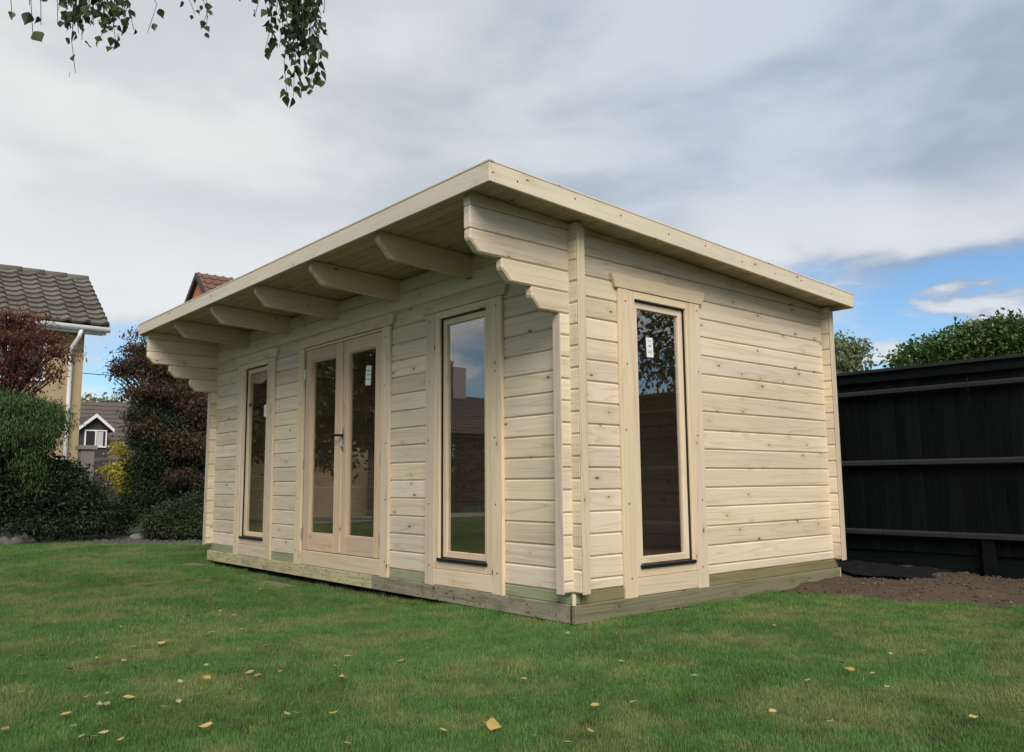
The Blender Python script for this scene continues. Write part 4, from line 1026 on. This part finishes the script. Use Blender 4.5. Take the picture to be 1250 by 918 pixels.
def hedge(name, x0, x1, y0, y1, h, n, seed, lab):
    rg = random.Random(seed); bl = []
    L = math.hypot(x1-x0, y1-y0); m = int(L/.9)
    for i in range(m):
        f = (i+.5)/m
        for z in (.3, .55, .8): bl.append((x0+(x1-x0)*f+rg.uniform(-.15, .15), y0+(y1-y0)*f+rg.uniform(-.15, .15), GZ+h*z, .6, .6, h*.24, 1))
    t = empty(name, (0, 0, 0), lab, 'hedge'); leaf_cloud('foliage', bl, n, .10, L_dark, t, seed, clump=4, shell=.6)
    tube('stem', [(x0, y0, GZ+.3), ((x0+x1)/2, (y0+y1)/2, GZ+.35), (x1, y1, GZ+.3)], .05, barkm, t, 6)
hedge('patio_hedge', -15.4, -13.6, -8.4, -14.4, 2.0, 9000, 63, 'dark hedge between the patio and the bungalow')
hedge('clipped_hedge', -15.5, 3, -15.6, -17.6, 1.9, 12000, 61, 'clipped dark hedge along the far lawn end')
hedge('boundary_hedge', 9.6, 10.2, -15, 2.5, 1.9, 11000, 62, 'clipped dark hedge along the right lawn side')

# ------------------------------------------------------------------ fallen leaves
def fallen_mesh(seed, curl):
    rr = random.Random(seed); pts = [(-.5, 0), (-.40, .17), (-.24, .34), (-.06, .36), (.14, .25), (.34, .11), (.52, 0)]
    vs = []; fs = []; f = rr.uniform(.05, .25)*(1+curl); tw = rr.uniform(-.25, .25)
    for x, w in pts:
        z = curl*x*x*rr.uniform(.8, 1.2); w1, w2 = w*rr.uniform(.85, 1.1), w*rr.uniform(.85, 1.1)
        vs += [(x, -w1, z+f*w1-tw*x*w1), (x, 0, z), (x, w2, z+f*w2+tw*x*w2)]
    for i in range(len(pts)-1):
        a = i*3; fs += [(a, a+1, a+4, a+3), (a+1, a+2, a+5, a+4)]
    vs += [(-.47, .016, .01), (-.47, -.016, .01), (-.85, .03, .05)]; b = len(vs)-3; fs.append((b, b+1, b+2))
    return mesh_np('fallen_leaf', vs, fs)
FM = {}
for nm, mt in (('y', F_yel), ('p', F_pale), ('b', F_brn)):
    FM[nm] = []
    for i in range(4):
        me = fallen_mesh(i+len(nm)*10+ord(nm), .05+.22*i); me.materials.append(mt); FM[nm].append(me)
LAB = {'y': ('small yellow birch leaf lying on the mown lawn', 'yellow leaves fallen on the lawn'), 'p': ('pale straw-coloured dry leaf lying on the mown lawn', 'pale leaves fallen on the lawn'), 'b': ('curled brown dry leaf lying on the mown lawn', 'brown leaves fallen on the lawn')}
z1 = [(252, 528, 'y'), (235, 692, 'y'), (432, 788, 'y'), (350, 486, 'p'), (390, 612, 'p'), (470, 628, 'y'), (595, 662, 'p'), (650, 645, 'p'), (868, 602, 'b'), (905, 540, 'y'), (932, 549, 'y'), (755, 566, 'y'), (653, 570, 'p'), (747, 517, 'p'), (495, 409, 'p'), (588, 433, 'y'), (593, 465, 'p'), (673, 469, 'p'), (770, 393, 'y'), (758, 408, 'p'), (878, 383, 'p'), (685, 333, 'b'), (440, 378, 'p'), (362, 302, 'p'), (128, 364, 'p'), (168, 327, 'p'), (84, 545, 'y'), (78, 614, 'p'), (132, 738, 'b'), (310, 632, 'b'), (360, 655, 'p'), (388, 650, 'p'), (333, 774, 'y'), (294, 782, 'p'), (250, 785, 'p'), (375, 762, 'p'), (762, 714, 'p'), (748, 735, 'y'), (1040, 692, 'p'), (1072, 686, 'b'), (1212, 690, 'y'), (1220, 522, 'p'), (1240, 560, 'y'), (525, 290, 'p'), (530, 322, 'p'), (960, 446, 'b'), (1018, 535, 'b'), (450, 496, 'p'), (800, 318, 'p'), (850, 330, 'p'), (945, 236, 'p'), (152, 480, 'b'), (75, 482, 'b'), (500, 368, 'b'), (485, 444, 'b'), (265, 735, 'b'), (20, 745, 'b'), (285, 318, 'b')]
z2 = [(887, 475, 'y'), (1026, 455, 'y'), (983, 314, 'p'), (793, 214, 'p'), (14, 296, 'p'), (95, 345, 'p'), (203, 313, 'b'), (140, 318, 'b'), (475, 342, 'p'), (612, 451, 'p'), (12, 608, 'p'), (878, 570, 'y'), (798, 608, 'p'), (670, 580, 'b'), (353, 565, 'p'), (1242, 362, 'p'), (68, 187, 'p'), (75, 117, 'p'), (296, 266, 'p'), (640, 380, 'p')]
z3 = [(258, 652, 'y'), (288, 655, 'y'), (1055, 673, 'y'), (585, 496, 'y'), (555, 473, 'p'), (298, 328, 'p'), (105, 371, 'p'), (866, 421, 'p'), (742, 436, 'p'), (425, 535, 'p'), (677, 510, 'p'), (1047, 322, 'p'), (512, 700, 'p'), (935, 795, 'p'), (727, 560, 'p'), (1235, 660, 'b')]
allz = [(x/2.976, 640+y/2.976, c) for x, y, c in z1] + [(420+x/2.907, 700+y/2.907, c) for x, y, c in z2] + [(850+x/3.125, 660+y/3.125, c) for x, y, c in z3]
rr = random.Random(77)
def fallen(px, py, c, sz, lab=None):
    p = ground_at(px, py, GZ+.030)
    o = obj('fallen_leaf', rr.choice(FM[c])); s = sz
    o.location = (p.x, p.y, GZ+.030+rr.uniform(0, .008)); o.scale = (s, s, s); o.rotation_euler = (rr.uniform(-.3, .3), rr.uniform(-.3, .3), rr.uniform(0, 6.28))
    tag(o, lab or LAB[c][0], 'leaf', None if lab else LAB[c][1])
    return o
for px, py, c in allz:
    d = (ground_at(px, py, GZ) - CAM).length
    fallen(px, py, c, rr.uniform(.036, .052) if c == 'y' else rr.uniform(.024, .040))
o = fallen(420+531/2.907, 700+547/2.907, 'y', .056, 'large upright yellow leaf standing in the grass before the cabin corner')
o.rotation_euler = (R(60), R(12), R(35)); o.location.z += .008

# ------------------------------------------------------------------ grass (nobody could count it)
def tuft(seed, n, h, spread, wd):
    rg = np.random.default_rng(seed); vs = []; fs = []; tone = []
    for k in range(n):
        a = rg.random()*6.283; r = spread*math.sqrt(rg.random()); x, y = r*math.cos(a), r*math.sin(a)
        L = h*(.55+.75*rg.random()); ln = L*rg.uniform(.1, .75); b = rg.random()*6.283; dx, dy = math.cos(b), math.sin(b)
        w = wd*rg.uniform(.7, 1.3); px, py = -dy*w/2, dx*w/2
        o = len(vs)
        vs += [(x-px, y-py, -.004), (x+px, y+py, -.004), (x-px*.8+dx*ln*.35, y-py*.8+dy*ln*.35, L*.6), (x+px*.8+dx*ln*.35, y+py*.8+dy*ln*.35, L*.6), (x+dx*ln, y+dy*ln, L*.95)]
        fs += [(o, o+1, o+3, o+2), (o+2, o+3, o+4)]; tone += [rg.random()]*5
    me = mesh_np('tuft', vs, fs); at_ = me.attributes.new('tone', 'FLOAT', 'POINT'); at_.data.foreach_set('value', tone); me.materials.append(bladem); return me
def grass():
    gcol = bpy.data.collections.new('tufts')
    for i in range(6):
        gcol.objects.link(bpy.data.objects.new('grass_tuft', tuft(100+i, 84, .019, .055, .0012)))
    def ang_in(x, y, m):
        d = V((x-CAM.x, y-CAM.y, 0)); f = d.dot(V((fw.x, fw.y, 0)).normalized()); s = d.dot(rt)
        return f > -.2 and abs(s) < f*.70 + m
    st = .25; vs = []; fs = []; dens = []; ids = {}; scl = []
    for i in range(int(24/st)):
        for j in range(int(19/st)):
            xc, yc = -15+(i+.5)*st, -15+(j+.5)*st
            if not in_lawn(xc, yc): 
                # keep partial border cells so that the edge is not stepped
                continue
            d = math.hypot(xc-CAM.x, yc-CAM.y)
            if ang_in(xc, yc, 1.0): q = 780 if d < 5 else 780*(5/d)**1.1
            else: q = 60 if d > 4 else 220
            o = len(vs); x0, y0 = xc-st/2, yc-st/2
            for (x, y) in ((x0, y0), (x0+st, y0), (x0+st, y0+st), (x0, y0+st)): vs.append((x, y, lawn_z(x, y)))
            fs.append((o, o+1, o+2, o+3)); dens.append(q)
            nb_ = min(abs(yc+.03) if -5.8 < xc < .1 else 9, abs(xc-.06) if -.1 < yc < 3.1 else 9)
            if nb_ < .14 and xc < -1.2 and yc < .02: dens[-1] = 120
            scl.append((1.0 if d < 5 else min(1.5, (d/5)**.35))*(.72+.75*max(0, .5+.9*mnoise.noise(V((xc*.9, yc*.9, 5)))))*(1.25 if nb_ < .14 else 1))
    me = mesh_np('grass', vs, fs)
    a = me.attributes.new('dens', 'FLOAT', 'FACE'); a.data.foreach_set('value', dens)
    a = me.attributes.new('scl', 'FLOAT', 'FACE'); a.data.foreach_set('value', scl)
    o = obj('grass', me, bladem); tag(o, 'short mown green grass of the lawn', 'grass', kind='stuff')
    ng = bpy.data.node_groups.new('scatter', 'GeometryNodeTree')
    ng.interface.new_socket('Geometry', in_out='INPUT', socket_type='NodeSocketGeometry'); ng.interface.new_socket('Geometry', in_out='OUTPUT', socket_type='NodeSocketGeometry')
    N, Lk = ng.nodes, ng.links
    gi = N.new('NodeGroupInput'); go = N.new('NodeGroupOutput')
    dp = N.new('GeometryNodeDistributePointsOnFaces'); na = N.new('GeometryNodeInputNamedAttribute'); na.data_type = 'FLOAT'; na.inputs['Name'].default_value = 'dens'
    ns = N.new('GeometryNodeInputNamedAttribute'); ns.data_type = 'FLOAT'; ns.inputs['Name'].default_value = 'scl'
    ci = N.new('GeometryNodeCollectionInfo'); ci.inputs['Collection'].default_value = gcol; ci.inputs['Separate Children'].default_value = True; ci.inputs['Reset Children'].default_value = True
    ip = N.new('GeometryNodeInstanceOnPoints'); ip.inputs['Pick Instance'].default_value = True
    rv = N.new('FunctionNodeRandomValue'); rv.data_type = 'FLOAT_VECTOR'; rv.inputs[0].default_value = (-.15, -.15, 0); rv.inputs[1].default_value = (.15, .15, 6.283)
    rs = N.new('FunctionNodeRandomValue'); rs.data_type = 'FLOAT'; rs.inputs[2].default_value = .7; rs.inputs[3].default_value = 1.25
    mu = N.new('ShaderNodeMath'); mu.operation = 'MULTIPLY'
    Lk.new(gi.outputs[0], dp.inputs['Mesh']); Lk.new(na.outputs[0], dp.inputs['Density']); Lk.new(dp.outputs['Points'], ip.inputs['Points'])
    Lk.new(ci.outputs[0], ip.inputs['Instance']); Lk.new(rv.outputs[0], ip.inputs['Rotation']); Lk.new(rs.outputs[1], mu.inputs[0]); Lk.new(ns.outputs[0], mu.inputs[1]); Lk.new(mu.outputs[0], ip.inputs['Scale'])
    Lk.new(ip.outputs[0], go.inputs[0])
    md = o.modifiers.new('scatter', 'NODES'); md.node_group = ng
grass()
